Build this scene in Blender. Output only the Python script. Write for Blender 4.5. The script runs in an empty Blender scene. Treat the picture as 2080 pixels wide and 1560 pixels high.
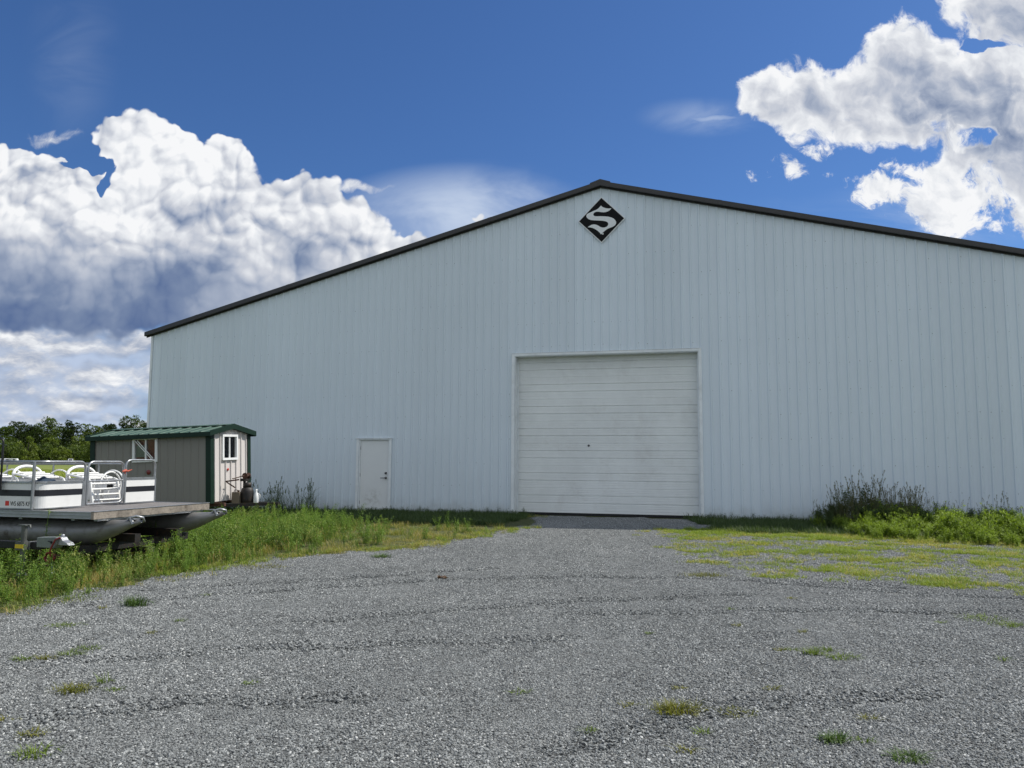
import bpy, math, random
from mathutils import Vector, Matrix, noise
R = math.radians
random.seed(7)
scene = bpy.context.scene
COL = scene.collection

# ------------------------------------------------------------------ camera numbers
F, H = 1580.0, 1.42                        # focal length in photo pixels, eye height
PITCH, ROLL = math.atan(156 / F), 0.0063
AZ = R(14.75)                              # the barn, the boat and the hut stand turned by this

# ------------------------------------------------------------------ mesh builder
class MB:
    def __init__(s): s.v = []; s.f = []; s.m = []; s.sm = []; s.mi = 0; s.tone = None
    def add(s, verts, faces, smooth=False):
        b = len(s.v); s.v += [tuple(p) for p in verts]
        for q in faces:
            s.f.append([i + b for i in q]); s.m.append(s.mi); s.sm.append(smooth)
    def quad(s, a, b, c, d): s.add([a, b, c, d], [(0, 1, 2, 3)])
    def box(s, x0, x1, y0, y1, z0, z1):
        s.add([(x0,y0,z0),(x1,y0,z0),(x1,y1,z0),(x0,y1,z0),(x0,y0,z1),(x1,y0,z1),(x1,y1,z1),(x0,y1,z1)],
              [(0,3,2,1),(4,5,6,7),(0,1,5,4),(1,2,6,5),(2,3,7,6),(3,0,4,7)])
    def obox(s, p, q, w, h, up=(0, 0, 1)):
        """bar of section w x h from p to q"""
        p, q = Vector(p), Vector(q); d = (q - p).normalized(); u = Vector(up)
        r = d.cross(u).normalized(); u = r.cross(d).normalized()
        vs = [e + r * (a * w / 2) + u * (b * h / 2) for e in (p, q) for a, b in ((-1,-1),(1,-1),(1,1),(-1,1))]
        s.add(vs, [(3,2,1,0),(4,5,6,7),(0,1,5,4),(1,2,6,5),(2,3,7,6),(3,0,4,7)])
    def tube(s, pts, r, n=8, closed=False, caps=True):
        pts = [Vector(p) for p in pts]; N = len(pts)
        rs = r if isinstance(r, (list, tuple)) else [r] * N
        t = []
        for i in range(N):
            a = pts[(i - 1) % N] if (closed or i) else pts[i]
            b = pts[(i + 1) % N] if (closed or i < N - 1) else pts[i]
            t.append((b - a).normalized())
        u = t[0].orthogonal().normalized(); vs = []
        for i in range(N):
            if i: u = (u - t[i] * u.dot(t[i])).normalized()
            w = t[i].cross(u)
            for k in range(n):
                g = 2 * math.pi * k / n
                vs.append(pts[i] + (u * math.cos(g) + w * math.sin(g)) * rs[i])
        fs = []
        for i in range(N if closed else N - 1):
            j = (i + 1) % N
            for k in range(n):
                fs.append((i*n+k, i*n+(k+1)%n, j*n+(k+1)%n, j*n+k))
        s.add(vs, fs, True)
        if caps and not closed:
            s.add(vs[:n], [tuple(range(n))[::-1]]); s.add(vs[-n:], [tuple(range(n))])
    def lathe(s, prof, o=(0,0,0), axis='z', n=20):
        """prof = list of (radius, height)"""
        o = Vector(o); vs = []; fs = []
        for r, h in prof:
            for k in range(n):
                g = 2 * math.pi * k / n; a, b = r*math.cos(g), r*math.sin(g)
                vs.append(o + Vector({'z': (a, b, h), 'x': (h, a, b), 'y': (a, h, b)}[axis]))
        for i in range(len(prof) - 1):
            for k in range(n): fs.append((i*n+k, i*n+(k+1)%n, (i+1)*n+(k+1)%n, (i+1)*n+k))
        s.add(vs, fs, True)
        s.add(vs[:n], [tuple(range(n))[::-1]]); s.add(vs[-n:], [tuple(range(n))])
    def prism(s, poly, y0, y1):
        """poly in (x, z), extruded along y"""
        n = len(poly)
        s.add([(x, y0, z) for x, z in poly] + [(x, y1, z) for x, z in poly],
              [tuple(range(n)), tuple(range(2*n-1, n-1, -1))] + [(i, i+n, (i+1)%n+n, (i+1)%n) for i in range(n)])
    def prismx(s, poly, x0, x1):
        """poly in (y, z), extruded along x"""
        n = len(poly)
        s.add([(x0, y, z) for y, z in poly] + [(x1, y, z) for y, z in poly],
              [tuple(range(n))[::-1], tuple(range(n, 2*n))] + [(i, (i+1)%n, (i+1)%n+n, i+n) for i in range(n)])
    def build(s, name, mats, parent=None, bevel=0, label=None, loc=None, rot=None, link=True):
        me = bpy.data.meshes.new(name)
        me.from_pydata(s.v, [], s.f)
        for m in (mats if isinstance(mats, (list, tuple)) else [mats]): me.materials.append(m)
        me.polygons.foreach_set('material_index', s.m); me.polygons.foreach_set('use_smooth', s.sm)
        if s.tone is not None:
            a = me.attributes.new('tone', 'FLOAT', 'POINT'); a.data.foreach_set('value', s.tone)
        me.update()
        o = bpy.data.objects.new(name, me)
        if link: COL.objects.link(o)
        if parent: o.parent = parent
        if loc: o.location = loc
        if rot: o.rotation_euler = rot
        if label: o['label'] = label
        if bevel:
            b = o.modifiers.new('bevel', 'BEVEL'); b.width = bevel; b.segments = 2; b.limit_method = 'ANGLE'; b.angle_limit = R(40)
        return o

def tag(o, label=None, cat=None, group=None, kind=None):
    if label: o['label'] = label
    if cat: o['category'] = cat
    if group: o['group'] = group
    if kind: o['kind'] = kind
    return o
def thing(name, label, cat, loc=(0,0,0), rot=(0,0,0), group=None):
    o = bpy.data.objects.new(name, None); COL.objects.link(o); o.empty_display_size = .2
    o.location = loc; o.rotation_euler = rot
    return tag(o, label, cat, group)
def dup(root, loc=None, rot=None, scale=None, label=None, group=None):
    kids = [o for o in root.children]
    c = root.copy(); COL.objects.link(c)
    if loc is not None: c.location = loc
    if rot is not None: c.rotation_euler = rot
    if scale is not None: c.scale = (scale,) * 3
    if label: c['label'] = label
    if group: c['group'] = group
    for k in kids:
        d = k.copy(); COL.objects.link(d); d.parent = c
        for g in k.children:
            e = g.copy(); COL.objects.link(e); e.parent = d
    return c

def turned(x, y, z=0, o=(0, 0), a=AZ):
    """local (x along the wall to the right, y away from the camera) -> world"""
    return Vector((o[0] + x*math.cos(a) + y*math.sin(a), o[1] - x*math.sin(a) + y*math.cos(a), z))

# ------------------------------------------------------------------ node helpers
class NT:
    def __init__(s, nt): s.nt = nt
    def n(s, t, **k):
        q = s.nt.nodes.new(t)
        for a, b in k.items(): setattr(q, a, b)
        return q
    def put(s, sock, v):
        if isinstance(v, bpy.types.NodeSocket): s.nt.links.new(v, sock)
        elif v is not None: sock.default_value = v
    def m(s, op, a, b=None, c=None, clamp=False):
        q = s.n('ShaderNodeMath', operation=op, use_clamp=clamp)
        for i, v in enumerate((a, b, c)): s.put(q.inputs[i], v)
        return q.outputs[0]
    def vm(s, op, a, b=None, c=None):
        q = s.n('ShaderNodeVectorMath', operation=op)
        for i, v in enumerate((a, b, c)): s.put(q.inputs[i], v)
        return q.outputs['Value'] if op in ('DOT_PRODUCT', 'LENGTH') else q.outputs[0]
    def mix(s, f, a, b, blend='MIX'):
        q = s.n('ShaderNodeMix', data_type='RGBA', blend_type=blend)
        s.put(q.inputs['Factor'], f); s.put(q.inputs[6], a); s.put(q.inputs[7], b)
        return q.outputs[2]
    def step(s, x, lo, hi, a=0.0, b=1.0, smooth=True):
        q = s.n('ShaderNodeMapRange', interpolation_type='SMOOTHSTEP' if smooth else 'LINEAR')
        for i, v in enumerate((x, lo, hi, a, b)): s.put(q.inputs[i], v)
        return q.outputs[0]
    def noise(s, vec, scale, detail=3, rough=.5, dist=0, dim='3D', w=None, col=False, ntype='FBM'):
        q = s.n('ShaderNodeTexNoise', noise_dimensions=dim, noise_type=ntype)
        s.put(q.inputs['Vector'], vec); s.put(q.inputs['Scale'], scale); s.put(q.inputs['Detail'], detail)
        s.put(q.inputs['Roughness'], rough); s.put(q.inputs['Distortion'], dist)
        return q.outputs['Color' if col else 'Fac']
    def voro(s, vec, scale, feature='F1', smooth=.3, out='Distance', dim='3D', rnd=1.0, detail=0):
        q = s.n('ShaderNodeTexVoronoi', feature=feature, voronoi_dimensions=dim)
        s.put(q.inputs['Vector'], vec); s.put(q.inputs['Scale'], scale); s.put(q.inputs['Randomness'], rnd)
        if detail: s.put(q.inputs['Detail'], detail)
        if feature == 'SMOOTH_F1': s.put(q.inputs['Smoothness'], smooth)
        return q.outputs[out]
def rgb(r, g, b): return (r, g, b, 1.0)
def scol(r, g, b):
    f = lambda c: (c/255/12.92) if c/255 <= .04045 else ((c/255+.055)/1.055)**2.4
    return (f(r), f(g), f(b), 1.0)
def mul(c, k): return (c[0]*k, c[1]*k, c[2]*k, 1.0)

MATS = {}
def new_mat(name):
    m = bpy.data.materials.new(name); m.use_nodes = True; m.node_tree.nodes.clear()
    t = NT(m.node_tree); out = t.n('ShaderNodeOutputMaterial'); MATS[name] = m
    return m, t, out
def principled(t, out, base, rough=.6, metal=0.0, normal=None, spec=.5, **kw):
    b = t.n('ShaderNodeBsdfPrincipled')
    t.put(b.inputs['Base Color'], base); t.put(b.inputs['Roughness'], rough); t.put(b.inputs['Metallic'], metal)
    t.put(b.inputs['Specular IOR Level'], spec)
    if normal is not None: t.put(b.inputs['Normal'], normal)
    for k, v in kw.items(): t.put(b.inputs[k], v)
    t.nt.links.new(b.outputs[0], out.inputs[0]); return b
def bump(t, h, strength=.3, dist=.01):
    q = t.n('ShaderNodeBump'); q.inputs['Strength'].default_value = strength; q.inputs['Distance'].default_value = dist
    t.put(q.inputs['Height'], h); return q.outputs[0]
def paint(name, col, rough=.5, metal=0.0, var=.12, scale=5, bscale=60, bstr=.08, dirt=None, dirt_amt=.0, spec=.5):
    """a real surface: base colour with uneven tone, optional dirt patches, slight roughness and bump"""
    m, t, out = new_mat(name)
    co = t.n('ShaderNodeTexCoord').outputs['Object']
    n1 = t.noise(co, scale, 5, .6); n2 = t.noise(co, scale*7, 4, .6)
    f = t.m('MULTIPLY_ADD', n1, .7, t.m('MULTIPLY', n2, .3))
    c = t.mix(t.step(f, .3, .7), mul(col, 1-var), mul(col, 1+var))
    if dirt:
        n3 = t.noise(co, scale*1.7, 6, .7)
        c = t.mix(t.m('MULTIPLY', t.step(n3, .5, .72), dirt_amt), c, dirt)
    nr = bump(t, t.noise(co, bscale, 3), bstr, .01) if bstr else None
    principled(t, out, c, t.step(n2, .3, .7, rough*.85, min(1, rough*1.15)), metal, nr, spec)
    return m
def leaf(name, c1, c2, dry=None, dry_amt=0.0, transl=.4, wscale=.7):
    """foliage: tone per leaf, drift over the place, light coming through"""
    m, t, out = new_mat(name)
    tone = t.n('ShaderNodeAttribute', attribute_name='tone').outputs['Fac']
    pos = t.n('ShaderNodeNewGeometry').outputs['Position']
    rnd = t.n('ShaderNodeObjectInfo').outputs['Random']
    n1 = t.noise(pos, wscale, 4, .6)
    f = t.m('ADD', t.m('MULTIPLY', tone, .5), t.m('ADD', t.m('MULTIPLY', n1, .35), t.m('MULTIPLY', rnd, .25)))
    c = t.mix(t.step(f, .2, .8), c1, c2)
    if dry:
        n2 = t.noise(pos, wscale*1.3, 4, .6)
        g = t.m('ADD', n2, t.m('MULTIPLY', t.m('SUBTRACT', tone, .5), .35))
        c = t.mix(t.step(g, .62-dry_amt*.3, .72-dry_amt*.3), c, dry)
    a = t.n('ShaderNodeBsdfPrincipled'); t.put(a.inputs['Base Color'], c); a.inputs['Roughness'].default_value = .55
    a.inputs['Specular IOR Level'].default_value = .35
    b = t.n('ShaderNodeBsdfTranslucent'); t.put(b.inputs['Color'], t.mix(1.0, c, rgb(1.15, 1.2, .5), 'MULTIPLY'))
    x = t.n('ShaderNodeMixShader'); x.inputs[0].default_value = transl
    t.nt.links.new(a.outputs[0], x.inputs[1]); t.nt.links.new(b.outputs[0], x.inputs[2]); t.nt.links.new(x.outputs[0], out.inputs[0])
    return m

def scatter(name, pts, protos, mats, label, cat, jitter_rot=None):
    """one 'stuff' object: every point carries one of the small meshes. pts = (x, y, z, rot, scale, index, tilt_x, tilt_y)"""
    col = bpy.data.collections.new(name + '_source')
    for p in protos: col.objects.link(p)
    me = bpy.data.meshes.new(name); me.from_pydata([p[:3] for p in pts], [], [])
    a = me.attributes.new('rot', 'FLOAT_VECTOR', 'POINT')
    a.data.foreach_set('vector', [q for p in pts for q in (p[6], p[7], p[3])])
    a = me.attributes.new('scl', 'FLOAT', 'POINT'); a.data.foreach_set('value', [p[4] for p in pts])
    a = me.attributes.new('idx', 'INT', 'POINT'); a.data.foreach_set('value', [p[5] for p in pts])
    o = bpy.data.objects.new(name, me); COL.objects.link(o)
    g = bpy.data.node_groups.new(name, 'GeometryNodeTree')
    g.interface.new_socket('Geometry', in_out='INPUT', socket_type='NodeSocketGeometry')
    g.interface.new_socket('Geometry', in_out='OUTPUT', socket_type='NodeSocketGeometry')
    t = NT(g); gi = t.n('NodeGroupInput'); go = t.n('NodeGroupOutput')
    ci = t.n('GeometryNodeCollectionInfo'); ci.inputs['Collection'].default_value = col
    ci.inputs['Separate Children'].default_value = True; ci.inputs['Reset Children'].default_value = True
    iop = t.n('GeometryNodeInstanceOnPoints'); iop.inputs['Pick Instance'].default_value = True
    def attr(n, ty): q = t.n('GeometryNodeInputNamedAttribute', data_type=ty); q.inputs['Name'].default_value = n; return q.outputs['Attribute']
    L = g.links
    L.new(gi.outputs[0], iop.inputs['Points']); L.new(ci.outputs[0], iop.inputs['Instance'])
    L.new(attr('idx', 'INT'), iop.inputs['Instance Index'])
    e = t.n('FunctionNodeEulerToRotation'); L.new(attr('rot', 'FLOAT_VECTOR'), e.inputs[0]); L.new(e.outputs[0], iop.inputs['Rotation'])
    L.new(attr('scl', 'FLOAT'), iop.inputs['Scale']); L.new(iop.outputs[0], go.inputs[0])
    md = o.modifiers.new('scatter', 'NODES'); md.node_group = g
    tag(o, label, cat, kind='stuff'); return o

# ------------------------------------------------------------------ camera
cam = bpy.data.cameras.new('camera'); co_ = bpy.data.objects.new('camera', cam); COL.objects.link(co_)
co_.matrix_world = Matrix.Translation((0, 0, H)) @ Matrix.Rotation(R(90) + PITCH, 4, 'X') @ Matrix.Rotation(ROLL, 4, 'Z')
cam.sensor_width = 36; cam.lens = 36 * F / 2080; cam.clip_start = .05; cam.clip_end = 5000
scene.camera = co_
vs_ = scene.view_settings; vs_.view_transform = 'Standard'; vs_.look = 'None'; vs_.exposure = .15; vs_.gamma = 1.0; vs_.use_curve_mapping = False
# ------------------------------------------------------------------ sky, clouds, sun
SUN = Vector((.594, .216, .775)).normalized()
el = math.asin(SUN.z); rotz = math.atan2(SUN.x, SUN.y)
w = bpy.data.worlds.new('World'); scene.world = w; w.use_nodes = True; w.node_tree.nodes.clear()
t = NT(w.node_tree)
SKY_TINT = tuple(.10 * k for k in (.46, .70, 1.03))   # Nishita at strength .1, a little deeper blue
sky = t.n('ShaderNodeTexSky', sky_type='NISHITA', sun_disc=False, sun_elevation=el, sun_rotation=rotz,
          altitude=300, air_density=1.0, dust_density=.6, ozone_density=2.5)
d = t.n('ShaderNodeTexCoord').outputs['Generated']
sp = t.n('ShaderNodeSeparateXYZ'); t.put(sp.inputs[0], d)
dy = t.m('MAXIMUM', t.m('ABSOLUTE', sp.outputs[1]), .08)
cx = t.n('ShaderNodeCombineXYZ')          # heading and height of a direction, on a plane at infinity
t.put(cx.inputs[0], t.m('DIVIDE', sp.outputs[0], dy)); t.put(cx.inputs[1], t.m('DIVIDE', sp.outputs[2], dy))
P = cx.outputs[0]
SINP, COSP = math.sin(PITCH), math.cos(PITCH)
def at(px, py):
    """photo pixel -> (heading, height) of that sky direction"""
    a, b = (px-1040)/F, (780-py)/F
    ca, sa = math.cos(ROLL), math.sin(ROLL)
    rx, ux = a*ca - b*sa, a*sa + b*ca
    y = COSP - ux*SINP; return rx/y, (SINP + ux*COSP)/y
def blobs(p, lst):
    """union of soft ellipses (px, py, rx, ry, weight)"""
    acc = None
    for (px, py, rx, ry, h) in lst:
        X, Z = at(px, py); ix, iz = F/rx, F/ry
        q = t.vm('MULTIPLY_ADD', p, (ix, iz, 0), (-X*ix, -Z*iz, 0))
        v = t.m('MULTIPLY_ADD', t.vm('DOT_PRODUCT', q, q), -h, h)
        acc = v if acc is None else t.m('SMOOTH_MAX', acc, v, .12)
    return acc
def warp(p, s1, a1, s2, a2):
    w1 = t.vm('SUBTRACT', t.noise(p, s1, 2, .55, dim='2D', col=True), (.5, .5, .5))
    w2 = t.vm('SUBTRACT', t.noise(p, s2, 2, .6, dim='2D', col=True), (.5, .5, .5))
    return t.vm('MULTIPLY_ADD', w2, (a2, a2, 0), t.vm('MULTIPLY_ADD', w1, (a1, a1, 0), p))
def dome(p, sc):
    q = t.voro(p, sc, 'F1', dim='2D'); return t.m('MULTIPLY', q, q)
def puffs(p):
    """cauliflower relief: domes of three sizes and fine grain"""
    s = t.m('MULTIPLY_ADD', dome(p, 15), -.62, .26)
    s = t.m('MULTIPLY_ADD', dome(p, 36), -.48, t.m('ADD', s, .20))
    s = t.m('MULTIPLY_ADD', dome(p, 80), -.17, t.m('ADD', s, .07))
    return t.m('MULTIPLY_ADD', t.noise(p, 30, 5, .6, dim='2D'), .24, t.m('ADD', s, -.12))
def wisps(p):
    n = t.noise(p, 13, 9, .68, dim='2D', dist=.15)
    return t.m('MULTIPLY_ADD', n, 1.7, -.85)
def strata(p): return t.m('MULTIPLY_ADD', t.noise(p, 10, 6, .6, dim='2D'), 2.0, -1.0)
def cloudcol(l):
    q = t.n('ShaderNodeValToRGB'); e = q.color_ramp.elements
    e[0].position = 0; e[0].color = scol(90, 111, 152); e[1].position = 1; e[1].color = scol(247, 248, 250)
    for pos, c in ((.25, scol(120,137,168)), (.5, scol(168,178,197)), (.72, scol(207,211,220)), (.88, scol(231,234,239))):
        k = e.new(pos); k.color = c
    t.put(q.inputs[0], l); return q.outputs[0]
def over(c, a, l): return t.mix(t.m('MULTIPLY', a, 1.0, clamp=True), c, cloudcol(t.m('MULTIPLY', l, 1.0, clamp=True)))
base = t.mix(t.step(sp.outputs[2], -.02, .0), scol(90, 100, 80), t.vm('MULTIPLY', sky.outputs[0], SKY_TINT))
VEIL = scol(206, 219, 238)

xs = t.n('ShaderNodeSeparateXYZ'); t.put(xs.inputs[0], P)
def left_side():
    BIG = [(285,330,92,92,.9),(238,278,48,40,.8),(330,300,60,45,.7),(395,375,105,88,.9),(452,322,44,44,.8),(470,470,150,110,1),(628,428,70,66,.9),
           (672,490,85,88,.95),(600,540,190,110,1),(742,525,50,46,.7),(330,520,280,165,1.1),(60,500,220,160,1.1),(150,600,420,88,1.0),
           (10,322,76,30,.6),(110,356,150,34,.6),(820,500,56,26,.6),(500,600,260,80,.8),(140,410,90,50,.5)]
    LOW = [(190,760,130,34,.6),(95,690,220,34,.55),(270,702,120,28,.5),(30,800,90,44,.5),(170,815,220,18,.4),(250,850,140,10,.4),(60,740,130,26,.45),(-100,780,150,60,.5),(300,745,60,40,.4),(120,850,160,14,.35)]
    SMALL = [(100,278,66,17,.36),(735,391,60,14,.34),(985,441,14,7,.5),(1101,406,14,7,.5)]
    DARK = [(150,655,460,72,.95),(260,585,460,105,.62),(620,535,170,90,.34),(490,580,150,50,.5),(420,450,150,60,.3),(100,356,160,26,.55),(90,540,240,80,.45),(560,470,60,50,.3)]
    HOLE = [(165,322,56,26,1.1),(110,338,60,10,.5),(205,360,18,44,.8)]
    p = warp(P, 9, .05, 30, .026)
    pq = warp(P, 8, .04, 26, .007)
    pf = puffs(pq); rl = t.m('SUBTRACT', pf, puffs(t.vm('ADD', pq, (.0055, .0085, 0))))
    ws = wisps(p); ps = t.vm('MULTIPLY', warp(P, 8, .02, 40, .008), (1.0, 2.7, 1.0)); st = strata(ps)
    soft = t.noise(p, 6.5, 4, .55, dim='2D')
    mb = t.m('SUBTRACT', blobs(p, BIG), t.m('MULTIPLY', t.m('MAXIMUM', t.m('MULTIPLY_ADD', ws, .9, blobs(p, HOLE)), 0.0), 1.2))
    db = t.m('MAXIMUM', blobs(p, DARK), 0.0)
    # the underside is smooth, the tops are crisp
    low = t.step(sp.outputs[2], at(300, 640)[1], at(300, 500)[1])
    hb = t.m('ADD', mb, t.m('MULTIPLY', pf, t.m('MULTIPLY_ADD', low, .9, .35)))
    amp = t.m('MULTIPLY_ADD', low, .85, .08)
    lit = t.m('MULTIPLY_ADD', rl, amp, t.m('MULTIPLY_ADD', pf, .16, .87))
    lit = t.m('ADD', lit, t.m('MULTIPLY', t.m('SUBTRACT', soft, .5), .95))
    lit = t.m('SUBTRACT', lit, t.step(xs.outputs[1], at(400, 330)[1], at(400, 640)[1], 0, .26, smooth=False))
    lit = t.m('SUBTRACT', lit, t.m('MULTIPLY', db, t.m('MULTIPLY_ADD', pf, -.22, .60)))
    vm_ = t.m('MAXIMUM', blobs(P, [(150,100,120,240,.42),(120,780,420,190,1.3),(720,600,120,60,.8),(960,440,330,130,1.05)]), 0.0)
    va = t.m('MULTIPLY', t.step(t.noise(t.vm('MULTIPLY', P, (1.0, 2.0, 1)), 4, 5, .6, dim='2D', dist=.6), .34, .75), t.m('MULTIPLY', vm_, vm_), clamp=True)
    c = t.mix(t.m('MULTIPLY', t.m('MAXIMUM', blobs(P, [(930,470,330,150,.42)]), 0.0), .8), base, VEIL)
    c = t.mix(t.m('MULTIPLY', va, .75), c, VEIL)
    c = t.mix(t.m('MULTIPLY', t.m('MAXIMUM', blobs(P, [(60,790,330,170,1.6)]), 0.0), .85, clamp=True), c, scol(186, 201, 226))
    ls = t.m('ADD', t.m('MULTIPLY', t.m('SUBTRACT', st, strata(t.vm('ADD', ps, (.006, .03, 0)))), .6), t.m('MULTIPLY_ADD', st, .28, .62))
    c = over(c, t.step(t.m('MULTIPLY_ADD', st, .9, blobs(p, LOW)), -.25, .6), ls)
    c = over(c, t.step(t.m('MULTIPLY_ADD', ws, .8, blobs(p, SMALL)), .0, .6), t.m('MULTIPLY_ADD', ws, .2, .82))
    return over(c, t.step(hb, .0, t.m('MULTIPLY_ADD', low, -.14, .40)), lit)

def right_side():
    RIGHT = [(1565,195,66,58,.8),(1650,185,95,75,.9),(1850,120,110,90,.95),(1760,190,120,80,.9),(1870,220,170,100,1),(2010,190,140,130,1),(2120,300,150,150,1),
             (1700,250,90,46,.5),(1770,262,110,50,.6),(2080,20,190,84,.95),(1625,245,40,45,.5),(2000,300,120,60,.7)]
    LOW = [(1782,385,95,36,.75),(1890,340,130,36,.7),(1975,400,160,75,1.0),(2090,420,130,95,.95),(1605,342,36,28,.5),(2010,462,150,38,.75),(1872,452,56,24,.5),
           (1940,440,120,50,.7),(1660,305,30,20,.34),(1680,362,28,10,.4),(1550,352,28,14,.32),(1900,280,90,36,.45)]
    DARK = [(1850,165,110,60,.34),(1960,215,170,95,.42),(2070,60,170,60,.42),(1650,218,110,42,.28),(1760,250,110,36,.22),(2070,300,130,100,.40)]
    HOLE = [(1995,88,52,16,.8),(1900,262,40,26,.6),(1985,285,56,20,.7),(1840,345,90,18,.5)]
    p = warp(P, 11, .035, 34, .014)
    ws = wisps(p); pf = puffs(p); q = t.vm('ADD', p, (.009, .0115, 0))
    lw = t.m('ADD', t.m('MULTIPLY', t.m('SUBTRACT', ws, wisps(q)), .42), t.m('MULTIPLY', t.m('SUBTRACT', pf, puffs(q)), .5))
    soft = t.noise(p, 8, 3, .55, dim='2D')
    hole = t.m('MULTIPLY', t.m('MAXIMUM', t.m('MULTIPLY_ADD', ws, 2.4, blobs(p, HOLE)), 0.0), 1.3)
    hr = t.m('SUBTRACT', t.m('ADD', blobs(p, RIGHT), t.m('MULTIPLY_ADD', pf, .55, t.m('MULTIPLY', ws, 1.25))), hole)
    hl = t.m('MULTIPLY_ADD', ws, 2.5, t.m('SUBTRACT', blobs(p, LOW), .12))
    dr = t.m('MAXIMUM', blobs(p, DARK), 0.0)
    lit = t.m('ADD', lw, t.m('MULTIPLY_ADD', t.m('SUBTRACT', soft, .5), .45, .92))
    lit = t.m('SUBTRACT', lit, t.m('MULTIPLY', dr, .72))
    lit = t.m('SUBTRACT', lit, t.step(hr, .25, 1.25, -.04, .20))
    vm_ = t.m('MAXIMUM', blobs(P, [(1430,238,160,50,.75),(1900,440,320,90,.8),(1650,440,260,50,.5)]), 0.0)
    va = t.m('MULTIPLY', t.step(t.noise(t.vm('MULTIPLY', P, (1.0, 2.6, 1)), 4.5, 6, .6, dim='2D', dist=.6), .34, .75), t.m('MULTIPLY', vm_, vm_), clamp=True)
    c = t.mix(t.m('MULTIPLY', va, .6), base, VEIL)
    streak = blobs(warp(P, 6, .02, 40, .006), [(1447,240,48,6,.7)])
    c = t.mix(t.m('MULTIPLY', t.m('MAXIMUM', streak, 0.0), .5, clamp=True), c, VEIL)
    c = over(c, t.step(hl, .0, .6), t.m('ADD', t.m('MULTIPLY', lw, .8), t.m('MULTIPLY_ADD', t.m('SUBTRACT', soft, .5), .4, .93)))
    return over(c, t.step(hr, .0, .5), lit)

def bgnode(c):
    b = t.n('ShaderNodeBackground'); t.put(b.inputs[0], c); b.inputs[1].default_value = .9; return b.outputs[0]
def choose(f, a, b):
    x = t.n('ShaderNodeMixShader'); t.put(x.inputs[0], f); t.nt.links.new(a, x.inputs[1]); t.nt.links.new(b, x.inputs[2]); return x.outputs[0]
front = t.m('GREATER_THAN', sp.outputs[1], .08)
isl = t.m('MULTIPLY', front, t.m('MULTIPLY', t.m('LESS_THAN', xs.outputs[0], at(1230, 0)[0]), t.m('MULTIPLY', t.m('GREATER_THAN', xs.outputs[0], -1.1), t.m('LESS_THAN', xs.outputs[1], .75))))
isr = t.m('MULTIPLY', front, t.m('MULTIPLY', t.m('GREATER_THAN', xs.outputs[0], at(1230, 0)[0]), t.m('MULTIPLY', t.m('LESS_THAN', xs.outputs[0], 1.1), t.m('LESS_THAN', xs.outputs[1], .75))))
# unseen broken cloud added behind the camera to brighten the shaded barn wall
back = t.m('MULTIPLY', t.step(sp.outputs[1], .05, -.25), t.step(t.noise(d, 3.2, 5, .6), .36, .52))
plain = t.mix(t.m('MULTIPLY', back, t.step(sp.outputs[2], -.02, .06)), base, rgb(.82, .87, .93))   # bright colour of the added cloud, fill light for the wall
sh = choose(isl, choose(isr, bgnode(plain), bgnode(right_side())), bgnode(left_side()))
wo = t.n('ShaderNodeOutputWorld'); w.node_tree.links.new(sh, wo.inputs[0])
sun = bpy.data.lights.new('sun', 'SUN'); sun.energy = 5.0; sun.angle = R(.53); sun.color = (1.0, .955, .88)
so_ = bpy.data.objects.new('sun', sun); COL.objects.link(so_); so_.location = SUN * 60
so_.rotation_euler = SUN.to_track_quat('Z', 'Y').to_euler()
# ------------------------------------------------------------------ the barn
def siding_mat(name, col, axis=0, panel=.9144, off=0.0, soil=True):
    m, t, out = new_mat(name)
    co = t.n('ShaderNodeTexCoord').outputs['Object']
    sp = t.n('ShaderNodeSeparateXYZ'); t.put(sp.inputs[0], co)
    k = t.m('FLOOR', t.m('DIVIDE', t.m('ADD', sp.outputs[axis], off), panel))
    wn = t.n('ShaderNodeTexWhiteNoise', noise_dimensions='1D'); t.put(wn.inputs['W'], k)
    st = t.noise(t.vm('MULTIPLY', co, (9, 9, .35)), 1.0, 6, .6)           # rain streaks run down the sheets
    bl = t.noise(co, .5, 4, .55)
    f = t.m('ADD', t.m('MULTIPLY_ADD', wn.outputs['Value'], .07, .93), t.m('ADD', t.m('MULTIPLY_ADD', st, .09, -.045), t.m('MULTIPLY_ADD', bl, .10, -.05)))
    c = t.vm('SCALE', col[:3]); q = c.node; t.put(q.inputs['Scale'], f)
    if soil:
        # splashed soil near the ground, with its own ragged outline
        g = t.m('ADD', sp.outputs[2], t.m('MULTIPLY_ADD', t.noise(co, 3, 5, .7), .7, -.35))
        c = t.mix(t.step(g, .45, -.1, 0, .34), c, scol(112, 108, 92))
    nb = t.noise(co, 1.3, 2); n2 = t.noise(t.vm('MULTIPLY', co, (2.2, 1, .8)), 2, 3, .6)
    nr = bump(t, t.m('ADD', nb, n2), .10, .02)                            # oil-canning of thin steel
    principled(t, out, c, t.step(st, .3, .7, .38, .5), 0, nr, .45); return m
M_SIDE = siding_mat('siding_paint', (.655, .735, .79, 1), off=.12)
M_SCREW = paint('screw_head', (.16, .17, .18, 1), .5, .3, bstr=0)
M_BRONZE = paint('dark_trim', (.027, .026, .025, 1), .42, 0, .2, 3, bstr=.05)
M_ROOF = paint('roof_paint', (.035, .033, .032, 1), .45, 0, .15, 1)
M_TRIM = paint('white_trim', (.74, .78, .79, 1), .42, 0, .08, 2, bstr=.05, dirt=scol(120,122,112), dirt_amt=.15)
M_SLAT = paint('door_paint', (.73, .755, .745, 1), .45, 0, .06, .8, bscale=20, bstr=.05, dirt=scol(140,128,118), dirt_amt=.14)
M_RUBBER = paint('black_rubber', (.012, .012, .013, 1), .8, 0, .2)
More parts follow.
